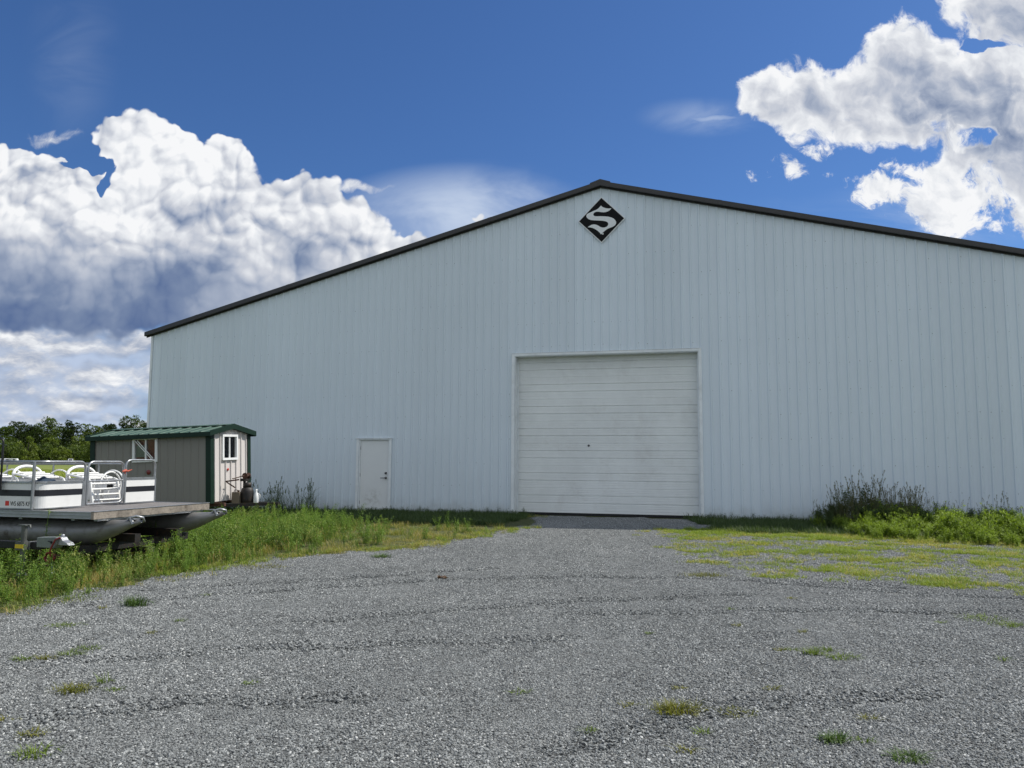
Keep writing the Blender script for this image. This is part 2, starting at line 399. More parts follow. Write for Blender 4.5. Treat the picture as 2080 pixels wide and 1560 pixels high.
M_LEAF = paint('steel_door_paint', (.56, .565, .55, 1), .5, 0, .05, 1.5, bstr=.04)
M_BRASS = paint('dull_metal', (.12, .12, .12, 1), .35, .8, .15)
M_BLACKP = paint('sign_black', (.006, .006, .007, 1), .6, 0, .2, bstr=0, spec=.15)
M_WHITEP = paint('sign_white', (.72, .74, .74, 1), .45, 0, .05, bstr=0)

WALL0 = (0.0, 20.7)
TP, TL, TR_, ZP, SL_ = 2.41, -11.42, 16.24, 8.66, .2533     # ridge, corners, wall top at the ridge, roof slope
def ztop(x): return ZP - SL_ * abs(x - TP)
barn = thing('barn', 'big pale steel pole barn with a dark trimmed gable roof behind the gravel drive', 'barn', (WALL0[0], WALL0[1], 0), (0, 0, -AZ))
GX0, GX1, GZ = .10, 4.84, 4.19           # overhead door opening
EX0, EX1, EZ = -4.405, -3.485, 2.0        # small door opening

# ribbed front wall
bp = {TL, TR_, GX0, GX1, EX0, EX1, TP}
def prof(x):
    u = ((x - TP) / .2286) % 1.0
    if u > .5: u -= 1
    d = abs(u) * .2286
    if d < .013: return -.022
    if d < .032: return -.022 * (.032 - d) / .019
    for c in (.2286/3,):
        if abs(d - c) < .007: return -.0035 * (1 - abs(d - c) / .007)
    return 0.0
k = math.floor((TL - TP) / .2286) - 1
while TP + k * .2286 < TR_ + .3:
    c = TP + k * .2286
    for o_ in (-.0832, -.0762, -.0692, -.032, -.013, .013, .032, .0692, .0762, .0832):
        x = c + o_
        if TL < x < TR_: bp.add(round(x, 5))
    k += 1
xs_ = sorted(bp)
mb = MB()
for a, b in zip(xs_, xs_[1:]):
    mid = (a + b) / 2; z0 = 0.0
    if GX0 < mid < GX1: z0 = GZ
    if EX0 < mid < EX1: z0 = EZ
    mb.quad((a, prof(a), z0), (b, prof(b), z0), (b, prof(b), ztop(b)), (a, prof(a), ztop(a)))
mb.mi = 1
rs = random.Random(3)
for row in (.18, .75, 1.35, 2.0, 2.6, 3.2, 3.85, 4.45, 5.05, 5.65, 6.25, 6.85, 7.45, 8.05):
    k = math.floor((TL - TP) / .2286)
    while TP + k * .2286 < TR_:
        x = TP + k * .2286 + .04 + rs.uniform(-.006, .006); z = row + rs.uniform(-.02, .02); k += 1
        if not (TL + .05 < x < TR_ - .05) or z > ztop(x) - .15: continue
        if GX0 - .15 < x < GX1 + .15 and z < GZ + .1 or EX0 - .12 < x < EX1 + .12 and z < EZ + .1: continue
        if rs.random() < .3: continue
        r = rs.choice((.006, .007, .009))
        mb.add([(x + r*math.cos(g), -.001, z + r*math.sin(g)) for g in [i*math.pi/3 for i in range(6)]] + [(x, -.008, z)],
               [(i, (i+1) % 6, 6) for i in range(6)])
mb.build('front_wall', [M_SIDE, M_SCREW], barn)
DEP = 40.0
mb = MB()
mb.box(TL + .02, TL + .06, .0, DEP, 0, ztop(TL)); mb.box(TR_ - .06, TR_ - .02, .0, DEP, 0, ztop(TR_))
mb.build('side_wall', M_SIDE, barn)
mb = MB(); mb.prism([(TL + .06, 0), (TR_ - .06, 0), (TR_ - .06, ztop(TR_)), (TP, ZP), (TL + .06, ztop(TL))], DEP - .05, DEP); mb.build('back_wall', M_SIDE, barn)
for xa, xb, q_ in ((TL - .012, TL + .055, TL), (TR_ - .055, TR_ + .012, TR_)):
    mb = MB(); mb.box(xa, xb, -.026, -.003, 0, ztop(q_) - .01); mb.build('corner_trim', M_TRIM, barn)
# roof sheets, rake trim, ridge cap
OV = .13
def slope_poly(x0, x1, zoff0, zoff1):
    return [(x0, ztop(x0) + zoff0), (x1, ztop(x1) + zoff0), (x1, ztop(x1) + zoff1), (x0, ztop(x0) + zoff1)]
mb = MB()
mb.prism(slope_poly(TL - .16, TP, .105, .135), -OV + .01, DEP + .1); mb.prism(slope_poly(TP, TR_ + .16, .105, .135), -OV + .01, DEP + .1)
mb.build('roof', M_ROOF, barn)
for sgn, x0, x1 in ((-1, TL - .17, TP), (1, TP, TR_ + .17)):
    mb = MB()
    mb.prism(slope_poly(x0, x1, .042, .148), -OV - .018, -OV)           # fascia face
    mb.prism(slope_poly(x0, x1, .026, .0405), -OV - .018, -.024)        # soffit strip
    mb.prism(slope_poly(x0, x1, -.012, .0245), -.040, -.024)            # wall flashing under it
    q_ = 3.05
    while q_ < x1 - x0:                                                 # lapped joints every ten feet
        xj = (x1 - q_) if sgn < 0 else (x0 + q_); mb.prism(slope_poly(xj - .05, xj + .05, .040, .1505), -OV - .022, -OV - .0185); q_ += 3.05
    mb.build('rake_trim', M_BRONZE, barn)
mb = MB()
mb.prism([(TP - .27, ztop(TP - .27) + .137), (TP, ZP + .141), (TP + .27, ztop(TP + .27) + .137), (TP + .27, ztop(TP + .27) + .175), (TP, ZP + .195), (TP - .27, ztop(TP - .27) + .175)], -OV - .02, DEP + .1)
mb.build('ridge_cap', M_BRONZE, barn)
# overhead door: sections with deep and shallow grooves
RC = .26
zb = .075; prof_z = []
z = zb; topz = GZ + .06
gro = []
k = -1
while True:
    base_ = zb + .245 + .587 * k
    for dz, dep_, wd in ((0, .026, .014), (.195, .024, .013), (.391, .009, .008)):
        gz = base_ + dz
        if zb + .03 < gz < topz - .03: gro.append((gz, dep_, wd))
    k += 1
    if base_ > topz: break
z = zb + .03
allg = sorted(gro)
fine = []
while z < topz:
    if all(abs(z - g[0]) > .03 for g in allg): fine.append((z, .004, .006))
    z += .0489
allg = sorted(allg + fine)
pts = [(zb, 0)]
for gz, dp, wd in allg: pts += [(gz - wd*1.2, 0), (gz - wd*.4, dp), (gz + wd*.4, dp), (gz + wd*1.2, 0)]
pts.append((topz, 0))
mb = MB()
for (za, ya), (zc, yc) in zip(pts, pts[1:]):
    mb.quad((GX0 - .02, RC + ya, za), (GX1 + .02, RC + ya, za), (GX1 + .02, RC + yc, zc), (GX0 - .02, RC + yc, zc))
mb.box(GX0 - .02, GX1 + .02, RC + .02, RC + .05, zb, topz)
od = mb.build('overhead_door', M_SLAT, barn, label='wide ribbed white overhead door, closed')
mb = MB(); mb.prism([(GX0 + .02, .012), (GX1 - .02, .012), (GX1 - .02, zb - .004), (GX0 + .02, zb - .002)], RC + .004, RC + .045); mb.build('bottom_seal', M_RUBBER, od)
mb = MB(); mb.lathe([(.0, -.022), (.018, -.02), (.022, 0), (.03, 0), (.03, .004)], (2.02, RC - .004, 1.83), 'y', 12); mb.build('lock', M_BRASS, od)
# jambs and face trim of the opening
mb = MB()
mb.box(GX0 - .02, GX0 - .003, -.02, RC + .06, 0, GZ); mb.box(GX1 + .003, GX1 + .02, -.02, RC + .06, 0, GZ); mb.box(GX0 - .02, GX1 + .02, -.02, RC + .06, GZ + .003, GZ + .02)
mb.box(GX0 - .105, GX0 - .021, -.036, -.0235, 0, GZ + .085); mb.box(GX1 + .021, GX1 + .095, -.036, -.0235, 0, GZ + .085); mb.box(GX0 - .0205, GX1 + .0205, -.036, -.0235, GZ + .021, GZ + .085)
mb.box(GX0 - .115, GX1 + .105, -.046, -.0235, GZ + .086, GZ + .096)
mb.box(GX0 - .002, GX0 + .03, RC - .03, RC - .004, .01, GZ); mb.box(GX1 - .03, GX1 + .002, RC - .03, RC - .004, .01, GZ)
mb.build('overhead_door_frame', M_TRIM, barn, bevel=.003)
# small steel door
m, t, out = new_mat('scuffed_door')
co = t.n('ShaderNodeTexCoord').outputs['Object']; sp_ = t.n('ShaderNodeSeparateXYZ'); t.put(sp_.inputs[0], co)
q = t.vm('MULTIPLY_ADD', co, (1/.34, 0, 1/.30), (3.99/.34, 0, -.38/.30))
sm = t.m('MULTIPLY', t.step(t.vm('LENGTH', q), 1.15, .2), t.step(t.noise(co, 7, 6, .7), .42, .62))
c = t.mix(t.m('MULTIPLY', sm, .30), t.mix(t.noise(co, 2, 4), (.68,.71,.71,1), (.73,.755,.75,1)), scol(112, 102, 84))
principled(t, out, c, .5, 0, bump(t, t.noise(co, 3, 3), .08, .02)); M_SCUFF = m
mb = MB(); mb.box(EX0 + .035, EX1 - .035, .03, .075, .02, EZ - .035); ed = mb.build('entry_door', M_SCUFF, barn, bevel=.004, label='plain white steel entry door with scuffs near its foot')
mb = MB(); hx = EX1 - .11
mb.lathe([(.0, -.04), (.028, -.04), (.032, -.03), (.032, 0)], (hx, .03, 1.06), 'y', 16); mb.build('deadbolt', M_BRASS, ed)
mb = MB(); mb.lathe([(0, -.03), (.03, -.03), (.033, -.02), (.033, 0)], (hx, .03, .93), 'y', 16); mb.tube([(hx, 0, .93), (hx, -.035, .93), (hx - .03, -.045, .93), (hx - .13, -.045, .925)], .011, 8); mb.build('handle', M_BRASS, ed)
for hz in (.25, 1.0, 1.75):
    mb = MB(); mb.tube([(EX0 + .03, .022, hz - .045), (EX0 + .03, .022, hz + .045)], .009, 8); mb.build('hinge', M_BRASS, ed)
mb = MB()
mb.box(EX0 - .001, EX0 + .033, -.01, .1, 0, EZ); mb.box(EX1 - .033, EX1 + .001, -.01, .1, 0, EZ); mb.box(EX0 + .0335, EX1 - .0335, -.01, .1, EZ - .033, EZ + .001)
mb.box(EX0 - .075, EX0 - .0015, -.032, -.0215, 0, EZ + .01); mb.box(EX1 + .0015, EX1 + .065, -.032, -.0215, 0, EZ + .01)
mb.box(EX0 - .10, EX1 + .09, -.055, -.0215, EZ + .0105, EZ + .028)
mb.box(EX0 + .034, EX1 - .034, -.03, .09, .0, .018)
mb.build('entry_door_frame', M_TRIM, barn, bevel=.002)

# ------------------------------------------------------------------ diamond sign
sx, sz = 2.43, 7.775
loc = turned(sx, -.028, sz, WALL0)
sign = thing('wall_sign', 'black diamond sign with a white blackletter S near the barn gable peak', 'sign', loc, (0, 0, -AZ))
def dia(h): return [(0, -h), (h, 0), (0, h), (-h, 0)]
mb = MB(); mb.prism(dia(.63), -.018, 0.0); mb.build('backing', M_WHITEP, sign, bevel=.003)
mb = MB(); mb.prism(dia(.597), -.022, -.0185); mb.build('panel', M_BLACKP, sign)
S_PX = [(880,675),(893,690),(915,705),(960,722),(1010,730),(1072,728),(1055,750),(1040,765),(1005,785),(965,798),(925,802),(880,797),(840,790),(800,790),(765,800),(745,817),(737,840),(743,860),(765,874),(810,876),(870,874),(940,876),
 (1010,882),(1065,895),(1110,915),(1140,945),(1158,980),(1155,1015),(1135,1045),(1100,1068),(1050,1087),(1000,1108),(950,1145),(910,1180),(878,1212),(850,1175),(810,1140),(770,1115),(730,1095),(680,1083),(630,1080),(665,1055),
 (700,1035),(745,1026),(790,1032),(830,1050),(870,1075),(910,1085),(950,1083),(985,1068),(1010,1040),(1013,1010),(1000,985),(970,970),(920,960),(860,955),(800,953),(740,950),(690,945),(650,930),(620,905),(606,880),(612,845),
 (640,822),(690,800),(740,775),(790,755),(830,730),(860,700)]
def sloc(p): return ((p[0] - 888) / 408 * .585, -(p[1] - (940 - .0736 * (p[0] - 888))) / 408 * .595)
me = bpy.data.meshes.new('emblem'); import bmesh
bm = bmesh.new(); vs = [bm.verts.new((a, -.0245, b)) for a, b in map(sloc, S_PX)]; fc = bm.faces.new(vs); fc.normal_update(); bmesh.ops.triangulate(bm, faces=[fc]); ex_ = bmesh.ops.extrude_face_region(bm, geom=bm.faces[:])
bmesh.ops.translate(bm, verts=[g for g in ex_['geom'] if isinstance(g, bmesh.types.BMVert)], vec=(0, .002, 0)); bmesh.ops.recalc_face_normals(bm, faces=bm.faces[:])
bm.to_mesh(me); bm.free(); me.materials.append(M_WHITEP); eo = bpy.data.objects.new('emblem', me); COL.objects.link(eo); eo.parent = sign
mb = MB(); cxm, czm = sloc((912, 1203)); mb.lathe([(.014, -.0245), (.022, -.0245), (.022, -.0225), (.014, -.0225)], (cxm, 0, czm), 'y', 16); mb.build('registered_mark', M_WHITEP, sign)
# ------------------------------------------------------------------ small hut on a trailer
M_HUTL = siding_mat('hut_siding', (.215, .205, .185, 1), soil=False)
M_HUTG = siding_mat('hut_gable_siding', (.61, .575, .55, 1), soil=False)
M_GREEN = paint('green_steel', (.006, .022, .014, 1), .5, 0, .15, 4, bstr=.04, spec=.25)
M_GROOF = paint('green_roof', (.040, .085, .057, 1), .5, 0, .14, 2.5, bstr=.05, dirt=scol(150,165,150), dirt_amt=.25)
M_VINYL = paint('white_vinyl', (.74, .75, .75, 1), .4, 0, .05, bstr=0)
M_CURT = paint('maroon_curtain', (.34, .030, .055, 1), .9, 0, .3, 8)
M_PAPER = paint('paper', (.42, .46, .47, 1), .8, 0, .08)
M_RED = paint('red_plastic', (.42, .025, .015, 1), .3, 0, .1, bstr=0)
M_DARKST = paint('dark_frame', (.018, .016, .015, 1), .6, .2, .3, 8, dirt=(.06, .025, .012, 1), dirt_amt=.8)
M_RUST = paint('rusty_frame', (.07, .03, .018, 1), .8, .1, .4, 9)
M_TYRE = paint('tyre', (.014, .014, .014, 1), .85, 0, .2)
M_GALV = paint('galvanised', (.33, .34, .345, 1), .45, .65, .2, 8)
m, t, out = new_mat('window_glass')
g = t.n('ShaderNodeBsdfGlass'); g.inputs['Roughness'].default_value = .02; g.inputs['Color'].default_value = (.92, .95, .95, 1)
tr = t.n('ShaderNodeBsdfTransparent'); gl = t.n('ShaderNodeBsdfGlossy'); gl.inputs['Roughness'].default_value = .03
fr = t.n('ShaderNodeFresnel'); fr.inputs[0].default_value = 1.5
x = t.n('ShaderNodeMixShader'); t.put(x.inputs[0], fr.outputs[0]); tr.inputs[0].default_value = (.8, .83, .82, 1)
m.node_tree.links.new(tr.outputs[0], x.inputs[1]); m.node_tree.links.new(gl.outputs[0], x.inputs[2]); m.node_tree.links.new(x.outputs[0], out.inputs[0]); m.node_tree.nodes.remove(g)
M_GLASS = m

KH = .86; HP = (-6.522, 17.03); HB = .483; HL, HW, HH = 3.6, 1.7, 1.75
hut = thing('ice_fishing_hut', 'small grey steel hut with green roof and corner trim on a trailer by the barn', 'hut', (HP[0], HP[1], HB), (R(1.5), R(-2.0), -AZ))
hut.scale = (KH,) * 3
RP = HW / 2; RZ = HH + .155
def hz(y): return RZ - abs(y - RP) * .185
# ribbed long walls and gables
def ribs(L, pitch, off):
    out_ = [0.0, L]; c = off
    while c < L:
        for o_ in (-.022, -.010, .010, .022):
            if 0 < c + o_ < L: out_.append(c + o_)
        c += pitch
    return sorted(out_)
def rib(x, pitch, off, h=.017):
    u = (x - off) % pitch; u = min(u, pitch - u)
    return h if u < .0105 else (h * (.022 - u) / .012 if u < .022 else 0.0)
WX0, WX1, WZ0, WZ1 = -2.29, -1.56, 1.075, 1.70      # long window
GY0, GY1, GZ0, GZ1 = .46, 1.10, 1.055, 1.70         # gable window
mb = MB()
bps = sorted(set([-v for v in ribs(HL, .2286, .12)] + [WX0, WX1]))
for a, b in zip(bps, bps[1:]):
    ya, yb = -rib(-a, .2286, .12), -rib(-b, .2286, .12)
    if WX0 < (a + b) / 2 < WX1:
        mb.quad((a, ya, 0), (b, yb, 0), (b, yb, WZ0), (a, ya, WZ0)); mb.quad((a, ya, WZ1), (b, yb, WZ1), (b, yb, HH), (a, ya, HH))
    else: mb.quad((a, ya, 0), (b, yb, 0), (b, yb, HH), (a, ya, HH))
mb.box(-HL, 0, HW - .02, HW, 0, HH)
mb.prismx([(.0, 0), (HW, 0), (HW, HH), (RP, RZ), (.0, HH)], -HL, -HL + .02)
mb.build('wall', M_HUTL, hut)
mb = MB()
bps = sorted(set(ribs(HW, .2286, .165) + [GY0, GY1, RP]))
for a, b in zip(bps, bps[1:]):
    xa, xb = rib(a, .2286, .165, .030), rib(b, .2286, .165, .030)
    if GY0 < (a + b) / 2 < GY1:
        mb.quad((xa, a, 0), (xb, b, 0), (xb, b, GZ0), (xa, a, GZ0)); mb.quad((xa, a, GZ1), (xb, b, GZ1), (xb, b, hz(b)), (xa, a, hz(a)))
    else: mb.quad((xa, a, 0), (xb, b, 0), (xb, b, hz(b)), (xa, a, hz(a)))
mb.build('gable_wall', M_HUTG, hut, label='pale sunlit ribbed gable wall')
mb = MB(); mb.box(-HL + .03, -.03, .03, HW - .03, .0, .03); mb.build('floor_pan', M_RUST, hut)
for yy, xx in ((0, 0), (HW, 0), (0, -HL), (HW, -HL)):
    sy, sx_ = (-1 if yy == 0 else 1), (1 if xx == 0 else -1)
    mb = MB()
    mb.box(*sorted((xx + sx_*.028, xx - sx_*.115)), *sorted((yy + sy*.028, yy + sy*.022)), -.03, HH)
    mb.box(*sorted((xx + sx_*.034, xx + sx_*.0285)), *sorted((yy + sy*.028, yy - sy*.115)), -.03, hz(.1) - .02)
    mb.build('corner_trim', M_GREEN, hut)
# roof with standing ribs, fascia and rake trim
mb = MB()
OX0, OX1, OY = -HL - .06, .11, .15
for s_ in (-1, 1):
    xs2 = sorted(set([OX0, OX1] + [c + o_ for c in [OX0 + .12 + i * .305 for i in range(13)] for o_ in (-.035, -.014, .014, .035) if OX0 < c + o_ < OX1]))
    def rh(x):
        u = (x - OX0 - .12) % .305; u = min(u, .305 - u)
        return .019 if u < .0145 else (.019 * (.035 - u) / .0205 if u < .035 else 0)
    ye = -OY if s_ < 0 else HW + OY
    ze = RZ - (RP + OY) * .185
    for a, b in zip(xs2, xs2[1:]):
        q = [(a, ye, ze + .05 + rh(a)), (b, ye, ze + .05 + rh(b)), (b, RP, RZ + .05 + rh(b)), (a, RP, RZ + .05 + rh(a))]
        mb.quad(*(q if s_ < 0 else q[::-1]))
    mb.quad((OX0, ye, ze + .03), (OX1, ye, ze + .03), (OX1, RP, RZ + .03), (OX0, RP, RZ + .03))
mb.build('roof', M_GROOF, hut)
ze = RZ - (RP + OY) * .185
for s_, ye in ((-1, -OY), (1, HW + OY)):
    mb = MB(); mb.box(OX0, OX1, *sorted((ye, ye + s_*.015)), ze - .055, ze + .056)
    mb.box(OX0 + .01, OX1 - .01, *sorted((ye - s_*.001, (0 if s_ < 0 else HW) + s_*.029)), ze - .055, ze - .04)
    mb.build('fascia', M_GREEN, hut)
for xe, sg in ((OX1, 1), (OX0, -1)):
    mb = MB()
    mb.prismx([(-OY - .015, ze - .045), (RP, RZ - .045), (HW + OY + .015, ze - .045), (HW + OY + .015, ze + .085), (RP, RZ + .092), (-OY - .015, ze + .085)], *sorted((xe + sg*.001, xe + sg*.016)))
    mb.prismx([(-OY, ze - .046), (RP, RZ - .046), (HW + OY, ze - .046), (HW + OY, ze - .034), (RP, RZ - .034), (-OY, ze - .034)], *sorted((xe, (0 if sg > 0 else -HL) + sg*.035)))
    mb.build('rake_trim', M_GREEN, hut)
mb = MB(); mb.prismx([(RP - .13, RZ + .058), (RP, RZ + .083), (RP + .13, RZ + .058), (RP + .13, RZ + .066), (RP, RZ + .092), (RP - .13, RZ + .066)], OX0, OX1); mb.build('ridge_cap', M_GROOF, hut)
# long window: paper behind the left pane, dark inside
def frame_rect(mb, u0, u1, z0, z1, wd, f):
    for a in ((u0, u1, z1 - wd, z1), (u0, u1, z0, z0 + wd), (u0, u0 + wd, z0 + wd + .0005, z1 - wd - .0005), (u1 - wd, u1, z0 + wd + .0005, z1 - wd - .0005)): f(mb, *a)
win = MB(); frame_rect(win, WX0 - .012, WX1 + .012, WZ0 - .012, WZ1 + .012, .065, lambda q, a, b, c, d_: q.box(a, b, -.045, .03, c, d_))
wm = (WX0 + WX1) / 2 + .015
win.box(wm - .018, wm + .018, -.03, .02, WZ0 + .054, WZ1 - .054)
wo_ = win.build('window', M_VINYL, hut, bevel=.004, label='sliding window of the long wall with a paper notice inside')
mb = MB(); mb.box(WX0 + .05, wm - .0185, -.006, -.002, WZ0 + .052, WZ1 - .052); mb.box(wm + .0185, WX1 - .05, .004, .008, WZ0 + .052, WZ1 - .052); mb.build('pane', M_GLASS, wo_)
mb = MB(); mb.box(WX0 + .07, wm - .03, .012, .014, WZ0 + .12, WZ1 - .2); mb.build('notice', M_PAPER, wo_)
mb = MB(); mb.box(WX0, WX1, .035, .04, WZ0, WZ1); mb.build('curtain', M_CURT, wo_)
mb = MB()
for dx in (0, .075): mb.obox((WX0 + .07 + dx, -.052, WZ1 - .07), (WX1 - .14 + dx*.6, -.052, WZ0 + .06 + dx*.2), .022, .006, (0, 1, 0))
mb.build('brace_strip', M_VINYL, wo_)
win = MB(); frame_rect(win, GY0 - .012, GY1 + .012, GZ0 - .012, GZ1 + .012, .06, lambda q, a, b, c, d_: q.box(-.03, .06, a, b, c, d_))
gm = (GY0 + GY1) / 2; win.box(-.02, .035, gm - .018, gm + .018, GZ0 + .05, GZ1 - .05)
wo_ = win.build('window', M_VINYL, hut, bevel=.004, label='small white window of the sunlit gable wall')
mb = MB(); mb.box(.004, .008, GY0 + .047, gm - .0185, GZ0 + .047, GZ1 - .047); mb.box(-.006, -.002, gm + .0185, GY1 - .047, GZ0 + .047, GZ1 - .047); mb.build('pane', M_GLASS, wo_)
mb = MB()
n_ = 22
for i in range(n_):
    a, b = GY0 + (GY1 - GY0) * i / n_, GY0 + (GY1 - GY0) * (i + 1) / n_
    mb.quad((-.022 + .010*math.sin(i*1.9), a, GZ0), (-.022 + .010*math.sin((i+1)*1.9), b, GZ0), (-.022 + .010*math.sin((i+1)*1.9), b, GZ1), (-.022 + .010*math.sin(i*1.9), a, GZ1 - .2))
mb.build('curtain', M_CURT, wo_)
mb = MB(); mb.box(-HL + .1, -.1, .35, HW - .1, .04, HH - .02); mb.build('dark_interior', paint('dark_lining', (.012, .01, .01, 1), .9), hut)
mb = MB(); mb.lathe([(0, .014), (.03, .012), (.036, 0), (.04, 0)], (.021, .71, .80), 'x', 14); mb.build('reflector', M_RED, hut)
mb = MB(); mb.lathe([(0, -.02), (.05, -.018), (.06, 0), (.064, 0)], (-1.82, -.022, .80), 'y', 14); mb.build('reflector', paint('dark_red_plastic', (.16, .02, .02, 1), .35), hut)
# running gear
mb = MB()
for yy in (.25, HW - .25): mb.box(-HL + .05, .25, yy - .04, yy + .04, -.12, -.035)
for xx in (-HL + .3, -2.2, -1.0, -.06): mb.box(xx - .04, xx + .04, .05, HW - .05, -.035, -.004)
mb.build('chassis', M_RUST, hut)
mb = MB()
for yy in (.25, HW - .25): mb.obox((.05, yy, -.10), (1.15, RP, -.12), .06, .08)
mb.box(1.10, 1.42, RP - .04, RP + .04, -.16, -.08); mb.build('tongue', M_DARKST, hut)
for yy in (-.02, HW + .02):
    mb = MB(); mb.lathe([(.12, -.07), (.24, -.08), (.27, -.05), (.27, .05), (.24, .08), (.12, .07)], (-1.9, yy + (.13 if yy < 0 else -.13), -.27), 'y', 24); wh = mb.build('wheel', M_TYRE, hut)
    mb = MB(); mb.lathe([(0, -.04), (.11, -.05), (.12, -.06), (.12, .06), (0, .04)], (-1.9, yy + (.13 if yy < 0 else -.13), -.27), 'y', 20); mb.build('rim', M_GALV, wh)
# things on and behind the tongue
gx = .62
base = lambda x, y, z: Vector((HP[0], HP[1], .235)) + turned(x*KH, y*KH, z*KH)
tank = thing('gas_cylinder', 'dark gas cylinder with a valve collar on the hut trailer tongue', 'gas cylinder', base(.42, .95, .22), (0, 0, -AZ))
mb = MB(); mb.lathe([(0, 0), (.11, 0), (.135, .03), (.14, .10), (.14, .27), (.12, .34), (.06, .38), (0, .385)], n=20); mb.build('body', M_DARKST, tank)
mb = MB(); mb.lathe([(.085, .36), (.09, .36), (.09, .47), (.085, .47)], n=20); mb.build('collar', M_DARKST, tank)
mb = MB(); mb.tube([(0, 0, .38), (0, 0, .45)], .02, 8); mb.tube([(-.05, 0, .45), (.05, 0, .45)], .012, 8); mb.build('valve', M_BRASS, tank)
box = thing('tan_can', 'tan metal can beside the dark gas cylinder on the hut trailer', 'can', base(.22, .80, .22), (0, 0, -AZ + .2))
mb = MB(); mb.box(-.09, .09, -.09, .09, 0, .26); mb.build('body', paint('tan_paint', (.15, .12, .085, 1), .6, dirt=(.06,.03,.02,1), dirt_amt=.6), box, bevel=.012)
mb = MB(); mb.tube([(.03, 0, .26), (.03, 0, .30)], .025, 10); mb.tube([(-.07, 0, .262), (-.06, 0, .305), (.0, 0, .305), (.01, 0, .262)], .008, 6); mb.build('cap', M_RUST, box)
jk = thing('trailer_winch', 'rusty hand winch with a crank above the hut trailer tongue', 'winch', base(.36, .66, .22), (0, 0, -AZ))
mb = MB(); mb.tube([(.0, .2, 0), (.0, .2, .52)], .028, 10); mb.box(-.06, .08, .12, .28, .50, .56); mb.build('post', M_DARKST, jk)
mb = MB(); mb.lathe([(.07, -.07), (.07, -.06), (.035, -.06), (.035, .06), (.07, .06), (.07, .07)], (.05, .2, .62), 'y', 16); mb.build('drum', M_RUST, jk)
mb = MB(); mb.tube([(.05, .10, .62), (.05, .06, .62), (-.16, .04, .56), (-.16, -.02, .56)], .011, 6); mb.build('crank', M_RUST, jk)
mb = MB(); mb.obox((.0, .0, .54), (-.22, -.18, .50), .03, .03); mb.obox((-.22, -.18, .50), (-.08, -.02, .36), .025, .025); mb.build('strut', M_RUST, jk)
jug = thing('white_jug', 'white plastic jug standing right of the dark gas cylinder', 'jug', base(.64, 1.02, .20), (0, 0, .4))
mb = MB(); mb.lathe([(0, 0), (.05, 0), (.058, .015), (.058, .17), (.045, .23), (.022, .28), (.02, .31), (0, .31)], n=16); mb.build('body', M_VINYL, jug)
mb = MB(); mb.lathe([(.024, .30), (.024, .335), (0, .337)], n=12); mb.tube([(.05, 0, .12), (.085, 0, .14), (.085, 0, .21), (.035, 0, .245)], .009, 6); mb.build('cap', M_VINYL, jug)
rod = thing('steel_tube', 'long bare steel tube lying level in front of the hut trailer', 'tube', base(-.55, -.75, .16), (0, 0, -AZ + R(-2)))
mb = MB(); mb.tube([(0, 0, 0), (1.35, 0, .0)], .018, 10); mb.build('body', M_GALV, rod)
mb = MB(); mb.tube([(-.03, 0, 0), (.06, 0, 0)], .026, 10); mb.build('collar', M_GALV, rod)
# ------------------------------------------------------------------ pontoon boat
BP = (-4.994, 9.42)
M_ALU = paint('aluminium', (.36, .37, .375, 1), .38, .75, .12, 4, bstr=.04, dirt=(.16, .15, .13, 1), dirt_amt=.5)
M_TUBE = paint('pontoon_aluminium', (.25, .248, .24, 1), .5, .55, .18, 2.2, bstr=.06, dirt=(.075, .055, .038, 1), dirt_amt=.75)
M_DECK = paint('deck_carpet', (.16, .15, .145, 1), .95, 0, .16, 6, bscale=220, bstr=.4)
M_FRP = paint('boat_white', (.70, .70, .68, 1), .35, 0, .05, 2, bstr=.03, dirt=scol(150,150,140), dirt_amt=.2)
M_STRIPE = paint('black_stripe', (.012, .012, .016, 1), .4, 0, .2, bstr=0)
M_WOOD = paint('weathered_timber', (.23, .20, .165, 1), .9, 0, .35, 5, bscale=30, bstr=.5, dirt=(.075, .06, .045, 1), dirt_amt=.9)
M_PVC = paint('white_tube', (.78, .78, .75, 1), .35, 0, .04, bstr=0)
M_NAVY = paint('navy_cloth', (.018, .035, .06, 1), .9, 0, .35, 9, bscale=30, bstr=.6)
M_BLKM = paint('black_metal', (.010, .010, .011, 1), .45, .2, .2, 6, bstr=.03)
M_ORANGE = paint('orange_ribbon', (.45, .09, .05, 1), .7, 0, .1, bstr=0)
M_DECAL = paint('red_decal', (.55, .03, .02, 1), .5, 0, .1, bstr=0)
boat = thing('pontoon_boat', 'old white pontoon boat with grey rails and a black stripe parked in the weeds', 'boat', (BP[0], BP[1], 0), (0, 0, -AZ))
BL = -5.6
mb = MB(); mb.box(BL, -.041, .041, 2.159, .70, .772); mb.build('deck', M_DECK, boat)
for y0, y1 in ((0, .04), (2.16, 2.20)):
    mb = MB(); mb.box(BL, -.041, y0, y1, .69, .777)
    yo = y0 if y0 == 0 else y1; sg = -1 if y0 == 0 else 1
    for z0, z1 in ((.69, .703), (.729, .739), (.765, .777)): mb.box(BL, -.041, *sorted((yo, yo + sg*.008)), z0, z1)
    mb.build('side_trim', M_ALU, boat, bevel=.003)
